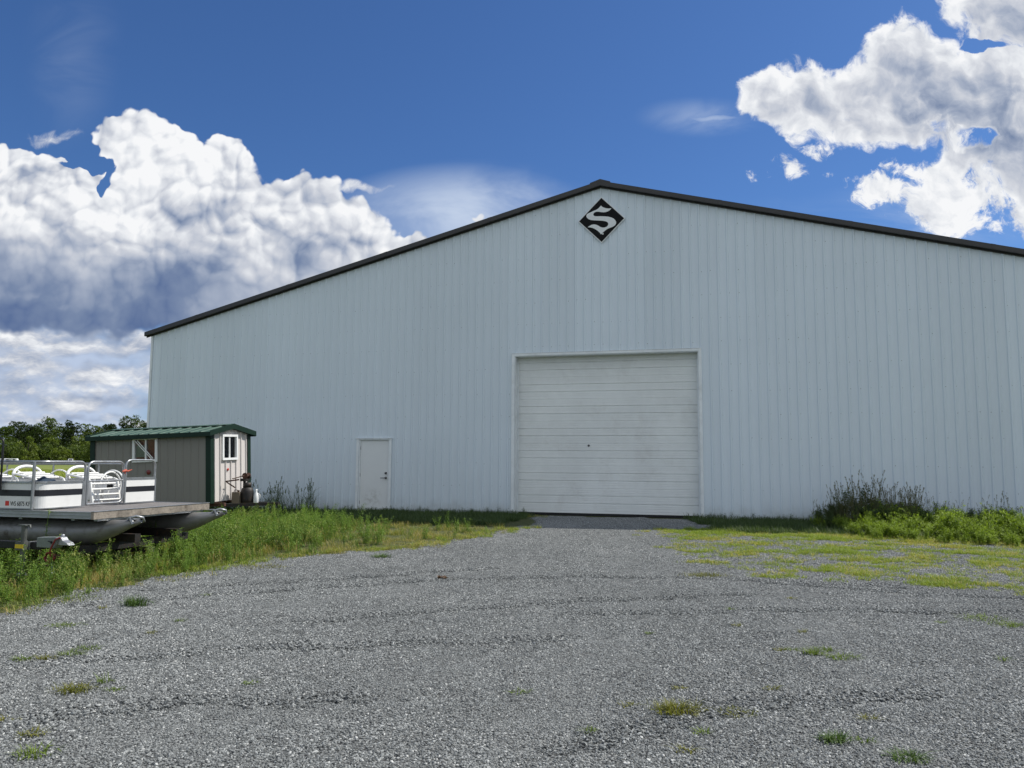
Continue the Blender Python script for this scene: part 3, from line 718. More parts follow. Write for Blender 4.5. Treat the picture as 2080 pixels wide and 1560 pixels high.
# weathered front timber, uneven lower edge
mb = MB(); n_ = 26; rr = random.Random(5)
lo = [.688 + rr.uniform(-.006, .004) for _ in range(n_ + 1)]
for i in range(n_):
    a, b = 2.2 * i / n_, 2.2 * (i + 1) / n_
    mb.quad((0, a, lo[i]), (0, b, lo[i+1]), (0, b, .776), (0, a, .776)); mb.quad((-.04, a, .776), (0, a, .776), (0, b, .776), (-.04, b, .776)); mb.quad((-.04, a, lo[i]), (-.04, b, lo[i+1]), (0, b, lo[i+1]), (0, a, lo[i]))
mb.quad((-.04, 0, lo[0]), (0, 0, lo[0]), (0, 0, .776), (-.04, 0, .776)); mb.quad((-.04, 2.2, lo[-1]), (-.04, 2.2, .776), (0, 2.2, .776), (0, 2.2, lo[-1]))
mb.build('front_beam', M_WOOD, boat)
mb = MB(); mb.box(-.042, .006, -.002, 2.202, .7765, .784); mb.build('edge_strip', M_ALU, boat, bevel=.002)
# pontoons
for py in (.33, 1.88):
    mb = MB(); pts = []; rs_ = []
    for xx, r, top in ((BL, .05, .62), (BL + .02, .155, .655), (-2.0, .16, .655), (-.55, .16, .655), (-.38, .158, .656), (-.24, .15, .658), (-.10, .132, .661), (.05, .108, .665), (.20, .078, .669), (.33, .050, .672), (.44, .030, .674), (.48, .018, .672)):
        pts.append((xx - (.08 if py < 1 and xx > -1 else 0), py, top - r)); rs_.append(r)
    mb.tube(pts, rs_, 24); pn = mb.build('pontoon', M_TUBE, boat)
    mb = MB(); mb.tube([(.34, py - .05, .69), (.45, py - .055, .72), (.50, py, .70), (.48, py + .05, .655), (.40, py + .04, .63)], .016, 8); mb.tube([(.36, py - .05, .70), (.41, py - .06, .62)], .022, 8); mb.box(.30, .42, py - .05, py + .05, .676, .684)
    if py < 1: mb.v = [(x - .08, y, z) for x, y, z in mb.v]
    mb.build('nose_bracket', M_GALV, pn)
for xx in (-5.2, -4.4, -3.6, -2.8, -1.99, -1.19, -.395, -.06):
    for py in (.33, 1.88):
        mb = MB(); mb.prismx([(py - .12, .698), (py + .12, .698), (py + .06, .648), (py - .06, .648)], xx - .02, xx + .02); mb.build('bracket', M_ALU, boat)
    mb = MB(); mb.box(xx - .025, xx + .025, .10, 2.10, .66, .6985); mb.build('cross_beam', M_ALU, boat)
# fence panels along a path, each a strip with thickness
def strip(path, z0, z1, th):
    mb = MB(); P_ = [Vector((x, y, 0)) for x, y in path]; N_ = []
    for i in range(len(P_)):
        d_ = (P_[min(i+1, len(P_)-1)] - P_[max(i-1, 0)]).normalized(); N_.append(Vector((d_.y, -d_.x, 0)))
    zz = lambda p, z: (p.x, p.y, z)
    for i in range(len(P_) - 1):
        a, b = P_[i], P_[i+1]; c, d_ = a - N_[i]*th, b - N_[i+1]*th
        mb.add([zz(a,z0), zz(b,z0), zz(b,z1), zz(a,z1)], [(0,1,2,3)], True); mb.add([zz(d_,z0), zz(c,z0), zz(c,z1), zz(d_,z1)], [(0,1,2,3)], True)
        mb.quad(zz(a,z1), zz(b,z1), zz(d_,z1), zz(c,z1)); mb.quad(zz(c,z0), zz(d_,z0), zz(b,z0), zz(a,z0))
    for e in (0, -1):
        a, c = P_[e], P_[e] - N_[e]*th; mb.quad(zz(a,z0), zz(c,z0), zz(c,z1), zz(a,z1))
    return mb
XF = -.86
arc = [(XF - .14 + .14*math.sin(g), .17 - .14*math.cos(g)) for g in [i*math.pi/2/8 for i in range(9)]]
near = [(BL, .03)] + [(BL + .2 + i*.42, .03) for i in range(11)] + arc + [(XF, .45), (XF, .715)]
sec_b = [(XF, 1.49), (XF, 2.075)]
far = [(-1.5, 2.17), (BL, 2.17)]
back = [(BL, 2.16), (BL, .04)]
def offset(path, k):
    P_ = [Vector((x, y)) for x, y in path]; o_ = []
    for i in range(len(P_)):
        d_ = (P_[min(i+1, len(P_)-1)] - P_[max(i-1, 0)]).normalized(); o_.append((P_[i].x + d_.y*k, P_[i].y - d_.x*k))
    return o_
panels = {}
for nm, path, zp in (('near', near, 1.105), ('b', sec_b, 1.125), ('far', far, 1.09), ('back', back, 1.09)):
    p = strip(path, .786, zp, .022).build('side_panel', M_FRP, boat); panels[nm] = p
    strip(offset(path, .003), .946, 1.022, .0028).build('stripe', M_STRIPE, p)
    strip(offset(path, .012), zp + .001, zp + .024, .046).build('cap_rail', M_ALU, p, bevel=.003)
    strip(offset(path, .008), .7855, .80, .012).build('base_channel', M_ALU, p)
# registration number and sticker
def text_mesh(s, size, name, mat, parent, loc, rot, depth=.001, width=None):
    cu = bpy.data.curves.new(name, 'FONT'); cu.body = s; cu.size = size; cu.extrude = depth; cu.align_x = 'LEFT'
    o = bpy.data.objects.new(name, cu); COL.objects.link(o); bpy.context.view_layer.update()
    me = bpy.data.meshes.new_from_object(o.evaluated_get(bpy.context.evaluated_depsgraph_get())); bpy.data.objects.remove(o)
    me.materials.clear(); me.materials.append(mat)
    if width:
        w_ = max(v.co.x for v in me.vertices); k = width / w_
        for v in me.vertices: v.co.x *= k
    me.name = name
    r = bpy.data.objects.new(name, me); COL.objects.link(r); r.parent = parent; r.location = loc; r.rotation_euler = rot; return r
text_mesh('WS 6875 KF', .080, 'registration_number', M_STRIPE, panels['near'], (-1.285, .0285, .826), (R(90), 0, 0), width=.30)
mb = MB(); mb.box(-1.362, -1.305, .0268, .0295, .826, .884); mb.build('registration_sticker', M_DECAL, panels['near'])
# rails
RT = .0155
def rail(pts, name='rail', r=RT, parent=boat): 
    mb = MB(); mb.tube(pts, r, 8); return mb.build(name, M_ALU, parent)
def rounded(pts, rad, n=6):
    """polyline with rounded corners"""
    P_ = [Vector(p) for p in pts]; o_ = [P_[0]]
    for i in range(1, len(P_) - 1):
        a = (P_[i-1] - P_[i]).normalized(); b = (P_[i+1] - P_[i]).normalized()
        for k in range(n + 1):
            f = k / n; o_.append(P_[i] + a * rad * (1-f)**2 + b * rad * f**2)
    return o_ + [P_[-1]]
zr = 1.372
top_near = [Vector((x, y, zr)) for x, y in near[:-1]] + rounded([(XF, .45, zr), (XF, .745, zr), (XF, .745, .80)], .10)[1:]
rail(top_near)
rail([(XF, .722, .79), (XF, .722, 1.12)], 'post')
for xx in (-.945, -2.3, -3.6, -4.9): rail([(xx, .022, .785), (xx, .022, zr)], 'post', .019)
rail(rounded([(XF, .745, .80), (XF, .745, .79)], .01), 'post')
g = rail(rounded([(XF, .79, .81), (XF, .79, zr), (XF, 1.43, zr), (XF, 1.43, .81), (XF, .79, .81)], .10), 'gate')
rail([(XF, .80, 1.115), (XF, 1.42, 1.115)], 'gate_bar', .012, g)
rail(rounded([(XF, 1.475, .79), (XF, 1.475, 1.395), (XF, 2.07, 1.395), (XF, 2.07, 1.13)], .10))
rail([(XF, 2.085, .79), (XF, 2.085, 1.13)], 'post', .012)
rail([(-1.50, 2.16, 1.335), (BL, 2.16, 1.335)])
for xx in (-1.5, -1.95, -2.8, -3.7, -4.6): rail([(xx, 2.16, .79), (xx, 2.16, 1.335)], 'post', .013)
mb = MB(); mb.tube([(XF + .012, 1.40, 1.235), (XF + .03, 1.44, 1.25), (XF + .02, 1.49, 1.24), (XF + .03, 1.56, 1.262)], [.014, .02, .012, .004], 6); mb.tube([(XF + .02, 1.45, 1.25), (XF + .025, 1.43, 1.20)], [.012, .003], 6); mb.build('latch_ribbon', M_ORANGE, boat)
# steering wheel on a slim column
mb = MB(); wy, wz, wx = 1.60, 1.02, -1.22
mb.tube([(wx, wy + .20*math.cos(a), wz + .205*math.sin(a)) for a in [i*2*math.pi/32 for i in range(32)]], .011, 8, closed=True)
for a in (.1, 2.2, 4.3): mb.tube([(wx, wy, wz), (wx, wy + .19*math.cos(a), wz + .195*math.sin(a))], .007, 6)
sw = mb.build('steering_wheel', M_PVC, boat)
mb = MB(); mb.lathe([(0, .03), (.03, .025), (.035, 0), (.035, -.03)], (wx, wy, wz), 'x', 14); mb.build('hub', M_BLKM, sw)
mb = MB(); mb.tube([(wx - .02, wy, wz), (wx - .14, wy, wz - .05), (wx - .16, wy, .775)], .028, 8); mb.build('steering_column', M_PVC, boat)
# folded canopy: black hooked pole with a dark cover bundle
mb = MB(); mb.tube(rounded([(-1.400, -.02, 1.02), (-1.405, -.02, 1.66), (-1.66, -.02, 1.68), (-2.6, -.02, 1.60)], .06), .0125, 8); cp = mb.build('canopy_pole', M_BLKM, boat)
mb = MB(); mb.tube([(-1.415, -.03, .99), (-1.44, -.035, 1.08), (-1.47, -.03, 1.18), (-1.6, -.03, 1.2), (-2.2, -.03, 1.16)], [.015, .035, .05, .05, .045], 10); mb.build('canopy_cover', M_NAVY, cp)
# bench inside the front corner
mb = MB(); mb.box(-2.4, -.96, .10, .52, .775, .98); mb.build('bench', M_FRP, boat, bevel=.02)
ta = Vector((BP[0], BP[1], 0))
bb = lambda x, y, z: ta + turned(x, y, z)
cl = thing('navy_tarp', 'crumpled dark navy tarp heaped on the bench in the front corner of the boat', 'tarp', bb(-1.15, .30, .98), (0, 0, -AZ))
mb = MB(); nx, ny = 22, 14; rr = random.Random(9)
gv = []
for i in range(nx + 1):
    for j in range(ny + 1):
        u, v = i / nx, j / ny
        e = max(0, 1 - (2*u-1)**4) * max(0, 1 - (2*v-1)**4)
        z = e * (.10 + .10 * u + .07 * noise.noise(Vector((u*3, v*3, .3))) + .03 * noise.noise(Vector((u*9, v*7, 2))))
        gv.append((-.28 + .56*u + .03*noise.noise(Vector((u*4, v*4, 8))), -.19 + .42*v, max(.003, z)))
mb.add(gv, [(i*(ny+1)+j, (i+1)*(ny+1)+j, (i+1)*(ny+1)+j+1, i*(ny+1)+j+1) for i in range(nx) for j in range(ny)], True)
mb.build('cloth', M_NAVY, cl)
# white tube deck chairs
def make_chair(label):
    c = thing('deck_chair', label, 'chair', group='white tube chairs on the boat deck')
    W = .48; T = .017
    mb = MB(); mb.tube([(-.01 - .03*math.sin(a), W/2 - W/2*math.cos(a), .40 + .125*math.sin(a)) for a in [i*math.pi/14 for i in range(15)]], .022, 8); mb.build('back_bow', M_PVC, c)
    for k in range(4):
        mb = MB(); xx = .05 + k*.095; mb.tube([(xx, .01, .43 - k*.022), (xx, W - .01, .43 - k*.022)], .0135, 8); mb.build('seat_slat', M_PVC, c)
    for y in (0, W):
        mb = MB(); mb.tube(rounded([(-.06, y, .0), (-.01, y, .42), (.40, y, .345), (.47, y, .0)], .05), T, 8); mb.build('leg_frame', M_PVC, c)
    for k in range(4):
        mb = MB(); xx = .405 + k*.018; zz = .29 - k*.075; mb.tube([(xx, .0, zz), (xx, W, zz)], .014, 8); mb.build('front_slat', M_PVC, c)
    mb = MB(); mb.tube([(.30 + .20*math.cos(a), W + .015, .30 + .17*math.sin(a)) for a in [math.pi*.08 + i*math.pi*.9/14 for i in range(15)]], .012, 8); mb.build('arm_hoop', M_PVC, c)
    return c
ch = make_chair('white tube chair at the middle of the boat deck, behind the number plate end')
ch.location = bb(-2.52, 1.2, .774); ch.rotation_euler = (0, 0, -AZ)
dup(ch, bb(-1.60, 1.22, .774), (0, 0, -AZ - .05), label='white tube chair nearest the boat gate, beside the steering wheel')
dup(ch, bb(-3.32, 1.15, .774), (0, 0, -AZ + .06), label='white tube chair cut by the left edge of the photo, behind the black pole')
# trailer under the boat
tr_ = thing('pontoon_trailer', 'dark trailer hidden in shade underneath the pontoon boat', 'trailer', bb(0, 0, 0), (0, 0, -AZ))
for yy in (.70, 1.50):
    mb = MB(); mb.box(-5.2, .05, yy - .05, yy + .05, .36, .46); mb.build('bunk', M_DARKST, tr_)
for xx in (-4.2, -2.2, -.3):
    mb = MB(); mb.box(xx - .05, xx + .05, .12, 2.08, .26, .355); mb.build('cross_member', M_DARKST, tr_)
mb = MB(); mb.box(-5.2, -.05, 1.05, 1.15, .18, .255); mb.build('tongue', M_DARKST, tr_)
for xx in (-4.2, -2.2, -.3):
    for yy in (.70, 1.50):
        mb = MB(); mb.box(xx - .03, xx + .03, yy - .03, yy + .03, .3555, .3595); mb.build('pad', M_RUBBER, tr_)
for yy in (.60, 1.60):
    mb = MB(); mb.lathe([(.11, -.08), (.21, -.09), (.25, -.06), (.25, .06), (.21, .09), (.11, .08)], (-2.7, yy, .25), 'y', 24); w_ = mb.build('wheel', M_TYRE, tr_)
    mb = MB(); mb.lathe([(0, -.03), (.10, -.05), (.11, -.07), (.11, .07), (0, .03)], (-2.7, yy, .25), 'y', 18); mb.build('rim', M_GALV, w_)
bk = thing('timber_block', 'grey weathered timber block lying in the shade under the pontoon boat', 'block', bb(-1.0, 1.25, .0), (0, 0, -AZ + .05))
mb = MB(); mb.box(-.30, .28, -.12, .12, .08, .17); mb.build('top_board', M_WOOD, bk, bevel=.006)
for xx in (-.2, .19):
    mb = MB(); mb.box(xx - .07, xx + .07, -.11, .11, 0, .0795); mb.build('foot', M_WOOD, bk, bevel=.006)
# trailer tongue in front of the boat
bt = thing('boat_trailer', 'black boat trailer with yellow label and tongue jack in front of the pontoon boat', 'trailer', bb(0, -.6, 0), (0, 0, -AZ))
mb = MB(); mb.box(-4.6, -.10, -.04, .04, .40, .48); mb.build('beam', M_BLKM, bt, bevel=.004)
for sg in (-1, 1):
    mb = MB(); mb.obox((-1.9, 0, .44), (-3.0, sg*.75, .44), .07, .08); mb.obox((-3.0, sg*.75, .44), (-5.6, sg*.75, .44), .07, .08); mb.build('side_rail', M_BLKM, bt)
    mb = MB(); mb.lathe([(.14, -.08), (.27, -.09), (.31, -.06), (.31, .06), (.27, .09), (.14, .08)], (-4.6, sg*.92, .31), 'y', 24); w_ = mb.build('wheel', M_TYRE, bt)
    mb = MB(); mb.lathe([(0, -.03), (.13, -.05), (.14, -.07), (.14, .07), (0, .03)], (-4.6, sg*.92, .31), 'y', 18); mb.build('rim', M_GALV, w_)
mb = MB(); mb.tube([(-4.6, -.9, .31), (-4.6, .9, .31)], .03, 8); mb.build('axle', M_BLKM, bt)
jx = -.30
mb = MB(); mb.tube([(jx, -.075, .24), (jx, -.075, .66)], .030, 12); mb.tube([(jx, -.075, .14), (jx, -.075, .239)], .024, 12); mb.box(jx - .075, jx + .045, -.115, -.041, .395, .485); M_JACK = paint('jack_steel', (.10, .105, .095, 1), .55, .4, .2, 8); jk2 = mb.build('jack', M_JACK, bt)
mb = MB(); mb.box(jx - .05, jx + .05, -.115, -.035, .661, .675); mb.tube([(jx + .04, -.075, .668), (jx + .075, -.075, .668), (jx + .08, -.075, .64)], .010, 6); mb.build('jack_head', M_JACK, jk2)
mb = MB(); mb.lathe([(.0, -.02), (.05, -.025), (.055, 0), (.05, .025), (0, .02)], (jx, -.075, .075), 'y', 18); mb.build('jack_wheel', M_RUBBER, jk2)
mb = MB(); mb.lathe([(.0, .055), (.02, .054), (.045, .04), (.055, .01), (.052, .008), (.0, .03)], (jx, -.075, .10), 'z', 14); mb.build('caster_cover', M_GALV, jk2)
mb = MB(); mb.box(-.385, -.375, -.046, .046, .395, .485); mb.box(-.255, -.245, -.046, .046, .395, .485); mb.build('clamp', M_GALV, bt)
mb = MB(); mb.box(-.372, -.258, -.119, -.1155, .415, .458); mb.build('label_plate', paint('yellow_label', (.55, .40, .015, 1), .5, 0, .1, bstr=0), bt)
mb = MB(); mb.prism([(-.145, .425), (-.145, .535), (.10, .545), (.135, .535), (.135, .47), (.10, .42)], -.055, .055); cpx = mb.build('coupler', paint('grey_green_metal', (.17, .19, .175, 1), .5, .3, .15, 8), bt, bevel=.008)
mb = MB(); mb.prism([(.136, .455), (.136, .54), (.17, .545), (.20, .51), (.26, .485), (.29, .455)], -.045, .045); mb.lathe([(0, .03), (.02, .028), (.022, 0)], (.155, 0, .545), 'z', 12); mb.build('ball_socket', M_GALV, cpx, bevel=.008)
mb = MB(); mb.lathe([(0, .004), (.014, .003), (.016, 0)], (.06, -.056, .485), 'y', 10); mb.tube([(.02, -.062, .50), (.07, -.065, .49)], .006, 6); mb.build('lock_pin', M_BLKM, cpx)
mb = MB()
mb.tube([(.17, -.05, .54), (.13, -.075, .52), (.09, -.08, .44), (.07, -.08, .38), (.08, -.07, .33)], .010, 6)
for k in range(3): mb.tube([(.055 + .065*math.cos(a), -.07 + .012*k, .325 + .05*math.sin(a)) for a in [i*2*math.pi/16 for i in range(16)]], .008, 6, closed=True)
mb.build('wiring_coil', paint('red_cable', (.16, .015, .012, 1), .5, 0, .3, 20, bstr=0), bt)
mb = MB(); mb.tube([(-.08, -.05, .40), (-.10, -.06, .30), (-.06, -.06, .24), (.03, -.06, .23), (.09, -.065, .27)], .008, 6); mb.tube([(.10, -.06, .33), (.15, -.06, .35), (.19, -.06, .35)], .008, 6); mb.build('safety_cable', M_RUST, bt)
mb = MB(); mb.tube([(.09, -.07, .26), (.105, -.075, .22), (.12, -.075, .20)], .007, 6); mb.tube([(.115, -.075, .20), (.10, -.075, .17), (.12, -.075, .145), (.145, -.075, .16), (.14, -.075, .18)], .009, 6); mb.build('chain_hook', M_GALV, bt)
# ------------------------------------------------------------------ ground
def vn(x, y, s=1.0, k=0.0): return noise.noise(Vector((x*s, y*s, k)))
def fbm(x, y, s, k=0.0): return vn(x, y, s, k)*.6 + vn(x, y, s*2.3, k+5)*.3 + vn(x, y, s*5.1, k+9)*.15
def wallTN(x, y):
    """along the barn wall, distance out from it"""
    X, Y = x - WALL0[0], y - WALL0[1]
    return X*math.cos(AZ) - Y*math.sin(AZ), -(X*math.sin(AZ) + Y*math.cos(AZ))
LB = [(-14, -8), (-9, 0), (-6.8, 3.5), (-5.4, 5.6), (-4.62, 7.21), (-4.35, 8.1), (-4.23, 9.25), (-3.87, 10.08), (-3.37, 11.35), (-2.5, 12.1), (-1.49, 12.71), (-.9, 13.9), (-.36, 15.32), (.22, 16.45), (.6, 18.2), (.75, 20.6)]
def left_edge(y):
    for (x0, y0), (x1, y1) in zip(LB, LB[1:]):
        if y0 <= y <= y1: return x0 + (x1 - x0) * (y - y0) / (y1 - y0)
    return LB[0][0] if y < LB[0][1] else LB[-1][0]
def right_edge(y):      # where gravel gives way to patchy grass
    pts = [(-8, 26), (0, 17), (5, 9), (8.2, 5.8), (8.9, 4.7), (9.5, 3.7), (10.2, 2.7), (12.6, 2.25), (16.0, 2.75), (18, 4.0), (21, 4.6)]
    for (y0, x0), (y1, x1) in zip(pts, pts[1:]):
        if y0 <= y <= y1: return x0 + (x1 - x0) * (y - y0) / (y1 - y0)
    return 4.2
# soil and field: one sheet to the horizon
m, t, out = new_mat('soil')
pos = t.n('ShaderNodeNewGeometry').outputs['Position']
sp_ = t.n('ShaderNodeSeparateXYZ'); t.put(sp_.inputs[0], pos)
n1 = t.noise(pos, .35, 5, .6); n2 = t.noise(pos, 9, 6, .7); n3 = t.noise(pos, .03, 4, .6)
near_c = t.mix(t.step(n2, .35, .65), (.042, .055, .018, 1), (.095, .100, .040, 1))
far_c = t.mix(t.step(t.m('MULTIPLY_ADD', n3, .6, t.m('MULTIPLY', n1, .4)), .35, .65), (.11, .15, .026, 1), (.19, .21, .05, 1))
c = t.mix(t.step(sp_.outputs[1], 24, 40), near_c, far_c)
principled(t, out, c, .95, 0, bump(t, t.noise(pos, 30, 4, .7), .5, .03), .2); M_SOIL = m
mb = MB(); S_ = 900
mb.quad((-S_, -60, 0), (S_, -60, 0), (S_, 900, 0), (-S_, 900, 0)); tag(mb.build('ground', M_SOIL), 'soil and meadow stretching to the tree line', 'ground', kind='structure')
# gravel sheet, ragged edge
m, t, out = new_mat('gravel_bed')
pos = t.n('ShaderNodeNewGeometry').outputs['Position']
v1 = t.n('ShaderNodeTexVoronoi', feature='F1'); t.put(v1.inputs['Vector'], pos); v1.inputs['Scale'].default_value = 62
sp1 = t.n('ShaderNodeSeparateColor'); t.put(sp1.inputs[0], v1.outputs['Color'])
n1 = t.noise(pos, .6, 5, .6); n2 = t.noise(pos, 8, 5, .65)
f = t.m('ADD', t.m('MULTIPLY', sp1.outputs[0], .6), t.m('ADD', t.m('MULTIPLY', n1, .25), t.m('MULTIPLY', n2, .25)))
c = t.mix(t.step(f, .2, .95, smooth=False), (.06, .063, .061, 1), (.30, .31, .298, 1))
c = t.mix(t.step(v1.outputs['Distance'], .45, .8), c, (.03, .03, .03, 1))
principled(t, out, c, .85, 0, bump(t, t.m('MULTIPLY', v1.outputs['Distance'], -1.0), .9, .012), .3); M_BED = m
rows = []
y = -8.0
while y < 20.45:
    w_ = .35
    xl = left_edge(y) + .28*fbm(0, y, 1.1, 3) ; xr = 26 if y < 10 else max(right_edge(y), 14 - (y - 10)*1.0)
    if y > 15.6: xr = min(xr, max(4.5, 8.5 - (y-15.6)*3)) + .2*fbm(1, y, 1.3, 7)
    yw = WALL0[1] - .02
    rows.append((xl, xr, y)); y += w_
mb = MB()
for (a0, b0, y0), (a1, b1, y1) in zip(rows, rows[1:]):
    lim = lambda x, y: (x, min(y, WALL0[1] - x*math.tan(AZ) - .06), .004)
    n_ = 6
    for i in range(n_):
        q = [lim(a0 + (b0-a0)*i/n_, y0), lim(a0 + (b0-a0)*(i+1)/n_, y0), lim(a1 + (b1-a1)*(i+1)/n_, y1), lim(a1 + (b1-a1)*i/n_, y1)]
        if abs(q[0][1] - q[3][1]) + abs(q[1][1] - q[2][1]) > .02: mb.quad(*q)
tag(mb.build('gravel_drive', M_BED), 'grey crushed stone drive leading to the overhead door', 'drive', kind='structure')
# distant road
m, t, out = new_mat('asphalt')
pos = t.n('ShaderNodeNewGeometry').outputs['Position']
principled(t, out, t.mix(t.noise(pos, .4, 5, .6), (.035, .035, .037, 1), (.06, .06, .062, 1)), .9); M_ASPH = m
mb = MB(); mb.quad((-260, 112, .01), (-60, 168, .01), (-60, 200, .01), (-260, 206, .01)); tag(mb.build('road', M_ASPH), 'dark asphalt lane across the far field', 'road', kind='structure')

# crushed stone: tiles of loose stones
m, t, out = new_mat('crushed_stone')
tone = t.n('ShaderNodeAttribute', attribute_name='tone').outputs['Fac']
pos = t.n('ShaderNodeNewGeometry').outputs['Position']
big = t.noise(pos, .45, 4, .6)
q = t.n('ShaderNodeValToRGB'); e = q.color_ramp.elements
e[0].position = 0; e[0].color = (.045, .048, .047, 1); e[1].position = 1; e[1].color = (.54, .54, .51, 1)
for p_, c_ in ((.3, (.100, .106, .104, 1)), (.6, (.200, .210, .205, 1)), (.85, (.315, .326, .316, 1)), (.97, (.46, .465, .445, 1))):
    k = e.new(p_); k.color = c_
t.put(q.inputs[0], t.m('ADD', tone, t.m('MULTIPLY_ADD', big, .3, -.15)))
principled(t, out, q.outputs[0], .75, 0, bump(t, t.noise(pos, 160, 3), .3, .004), .35); M_STONE = m
ICO = [(0,0,-1),(.72,-.53,-.45),(-.28,-.85,-.45),(-.89,0,-.45),(-.28,.85,-.45),(.72,.53,-.45),(.28,-.85,.45),(-.72,-.53,.45),(-.72,.53,.45),(.28,.85,.45),(.89,0,.45),(0,0,1)]
ICF = [(0,1,2),(1,0,5),(0,2,3),(0,3,4),(0,4,5),(1,5,10),(2,1,6),(3,2,7),(4,3,8),(5,4,9),(1,10,6),(2,6,7),(3,7,8),(4,8,9),(5,9,10),(6,10,11),(7,6,11),(8,7,11),(9,8,11),(10,9,11)]
def stone_tile(n, size, smin, smax, seed, lift=0.0, tmean=.52, tsd=.22):
    rr = random.Random(seed); mb = MB(); mb.tone = []
    for _ in range(n):
        x, y = rr.uniform(-size, size)/2, rr.uniform(-size, size)/2
        s = smin + (smax - smin) * rr.random()**2.2
        M_ = Matrix.Rotation(rr.uniform(0, 6.3), 3, 'Z') @ Matrix.Rotation(rr.uniform(-.5, .5), 3, 'X') @ Matrix.Rotation(rr.uniform(-.5, .5), 3, 'Y')
        ax = (s*rr.uniform(.75, 1.3), s*rr.uniform(.55, .95), s*rr.uniform(.4, .7)); z = ax[2]*rr.uniform(.0, .75) + lift
        vs = []
        for p in ICO:
            k = rr.uniform(.72, 1.15); v = M_ @ Vector((p[0]*ax[0]*k, p[1]*ax[1]*k, p[2]*ax[2]*k)); vs.append((v.x + x, v.y + y, v.z + z))
        mb.add(vs, ICF); tn = min(1, max(0, rr.gauss(tmean, tsd)))
        if rr.random() < .007: tn = 1.0
        mb.tone += [tn] * 12
    return mb.build('stone_tile', M_STONE, link=False)
tiles = [stone_tile(2100, .5, .004, .0105, 10 + i) for i in range(5)] + [stone_tile(80, .20, .007, .015, 30 + i, .005, .42, .24) for i in range(2)] + [stone_tile(2300, .5, .0035, .0085, 40 + i, 0, .56, .17) for i in range(2)]
pts = []
rr = random.Random(21)
def in_gravel(x, y):
    t_, n_ = wallTN(x, y)
    if n_ < .12: return False
    if x < left_edge(y) + .30*fbm(0, y, 1.1, 3) - .05: return False
    if y > 15.6: return x < 4.4
    return True
def stone_ok(x, y):
    if y > 10 and x > right_edge(y) + 6.5: return False
    return True
TRACKS = [[(1.0, 20), (.9, 15), (.3, 11.5), (-1.2, 8.6), (-3.4, 6.4), (-6, 4.6)], [(2.9, 20), (2.8, 15), (2.3, 11), (1.0, 7.4), (-.9, 4.9), (-3.2, 3.0)], [(3.8, 20), (3.6, 14), (3.3, 10), (2.6, 6.6), (1.6, 3.0)], [(2.0, 20), (1.9, 13), (1.4, 9), (.6, 6), (-.2, 3.0)]]
def track_dist(x, y):
    best = 9
    for tr2 in TRACKS:
        for (x0, y0), (x1, y1) in zip(tr2, tr2[1:]):
            if min(y0, y1) <= y <= max(y0, y1): best = min(best, abs(x - (x0 + (x1 - x0)*(y - y0)/(y1 - y0))))
    return best
y = 2.9
while y < 20.6:
    step = .40
    x = -10.0
    while x < 15:
        px, py = x + rr.uniform(-.06, .06), y + rr.uniform(-.06, .06)
        if abs(px) < .88*py + 2.5 and in_gravel(px, py) and stone_ok(px, py): pts.append((px, py, .004, rr.randrange(4)*math.pi/2 + rr.uniform(-.5, .5), rr.uniform(.92, 1.12), rr.randrange(5) if track_dist(px, py) > .28 + .25*vn(px, py, .8) or rr.random() < .25 else 7 + rr.randrange(2), 0, 0))
        x += step
    y += step
# coarser stones raked into lines by tyres
for arc_ in ([(-4.2, 7.7), (-2.5, 8.6), (-.9, 9.45), (.8, 9.75), (2.4, 9.7), (4.4, 9.1)], [(-3.6, 5.4), (-1.6, 6.1), (.5, 6.4)], [(.6, 7.4), (2.6, 7.7), (5.2, 7.6)], [(.2, 3.95), (1.2, 4.6), (2.6, 5.0)], [(-3.2, 4.1), (-2.0, 4.7), (-.8, 4.8)], [(-3.9, 8.6), (-2.2, 9.4), (-.2, 10.5)], [(3.0, 9.4), (4.6, 8.6), (6.2, 8.2)], [(-1.8, 7.0), (.4, 8.0), (2.6, 8.6)]):
    for (x0, y0), (x1, y1) in zip(arc_, arc_[1:]):
        L_ = math.hypot(x1-x0, y1-y0); k = 0
        while k < L_:
            f = k / L_; pts.append((x0 + (x1-x0)*f + rr.uniform(-.05, .05), y0 + (y1-y0)*f + rr.uniform(-.05, .05) + .06*vn(k, x0, 1.2), .004, rr.uniform(0, 6.3), rr.uniform(.8, 1.15), 5 + rr.randrange(2), 0, 0)); k += .13
scatter('gravel', pts, tiles, M_STONE, 'loose grey crushed stone covering the drive', 'gravel')
print('gravel tiles', len(pts))
# ------------------------------------------------------------------ plants
G_GRASS = leaf('grass_blades', (0.096, 0.144, 0.022, 1), (0.199, 0.263, 0.047, 1), dry=(0.431, 0.351, 0.135, 1), dry_amt=.35, transl=.4)
G_PATCH = leaf('patch_grass', (0.147, 0.216, 0.028, 1), (0.293, 0.362, 0.052, 1), dry=(0.483, 0.405, 0.147, 1), dry_amt=.14, transl=.4)
G_WEED = leaf('weed_leaves', (0.095, 0.174, 0.029, 1), (0.218, 0.336, 0.062, 1), dry=(0.381, 0.403, 0.146, 1), dry_amt=.06, transl=.4)
G_BUSH = leaf('bush_leaves', (0.123, 0.194, 0.021, 1), (0.282, 0.378, 0.044, 1), transl=.42)
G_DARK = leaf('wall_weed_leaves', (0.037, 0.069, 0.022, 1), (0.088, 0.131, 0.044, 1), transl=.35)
G_DRYG = leaf('dry_grass_blades', (.20, .20, .055, 1), (.36, .31, .12, 1), transl=.35)
G_SEED = leaf('seed_heads', (.055, .065, .025, 1), (.12, .12, .05, 1), transl=.2)

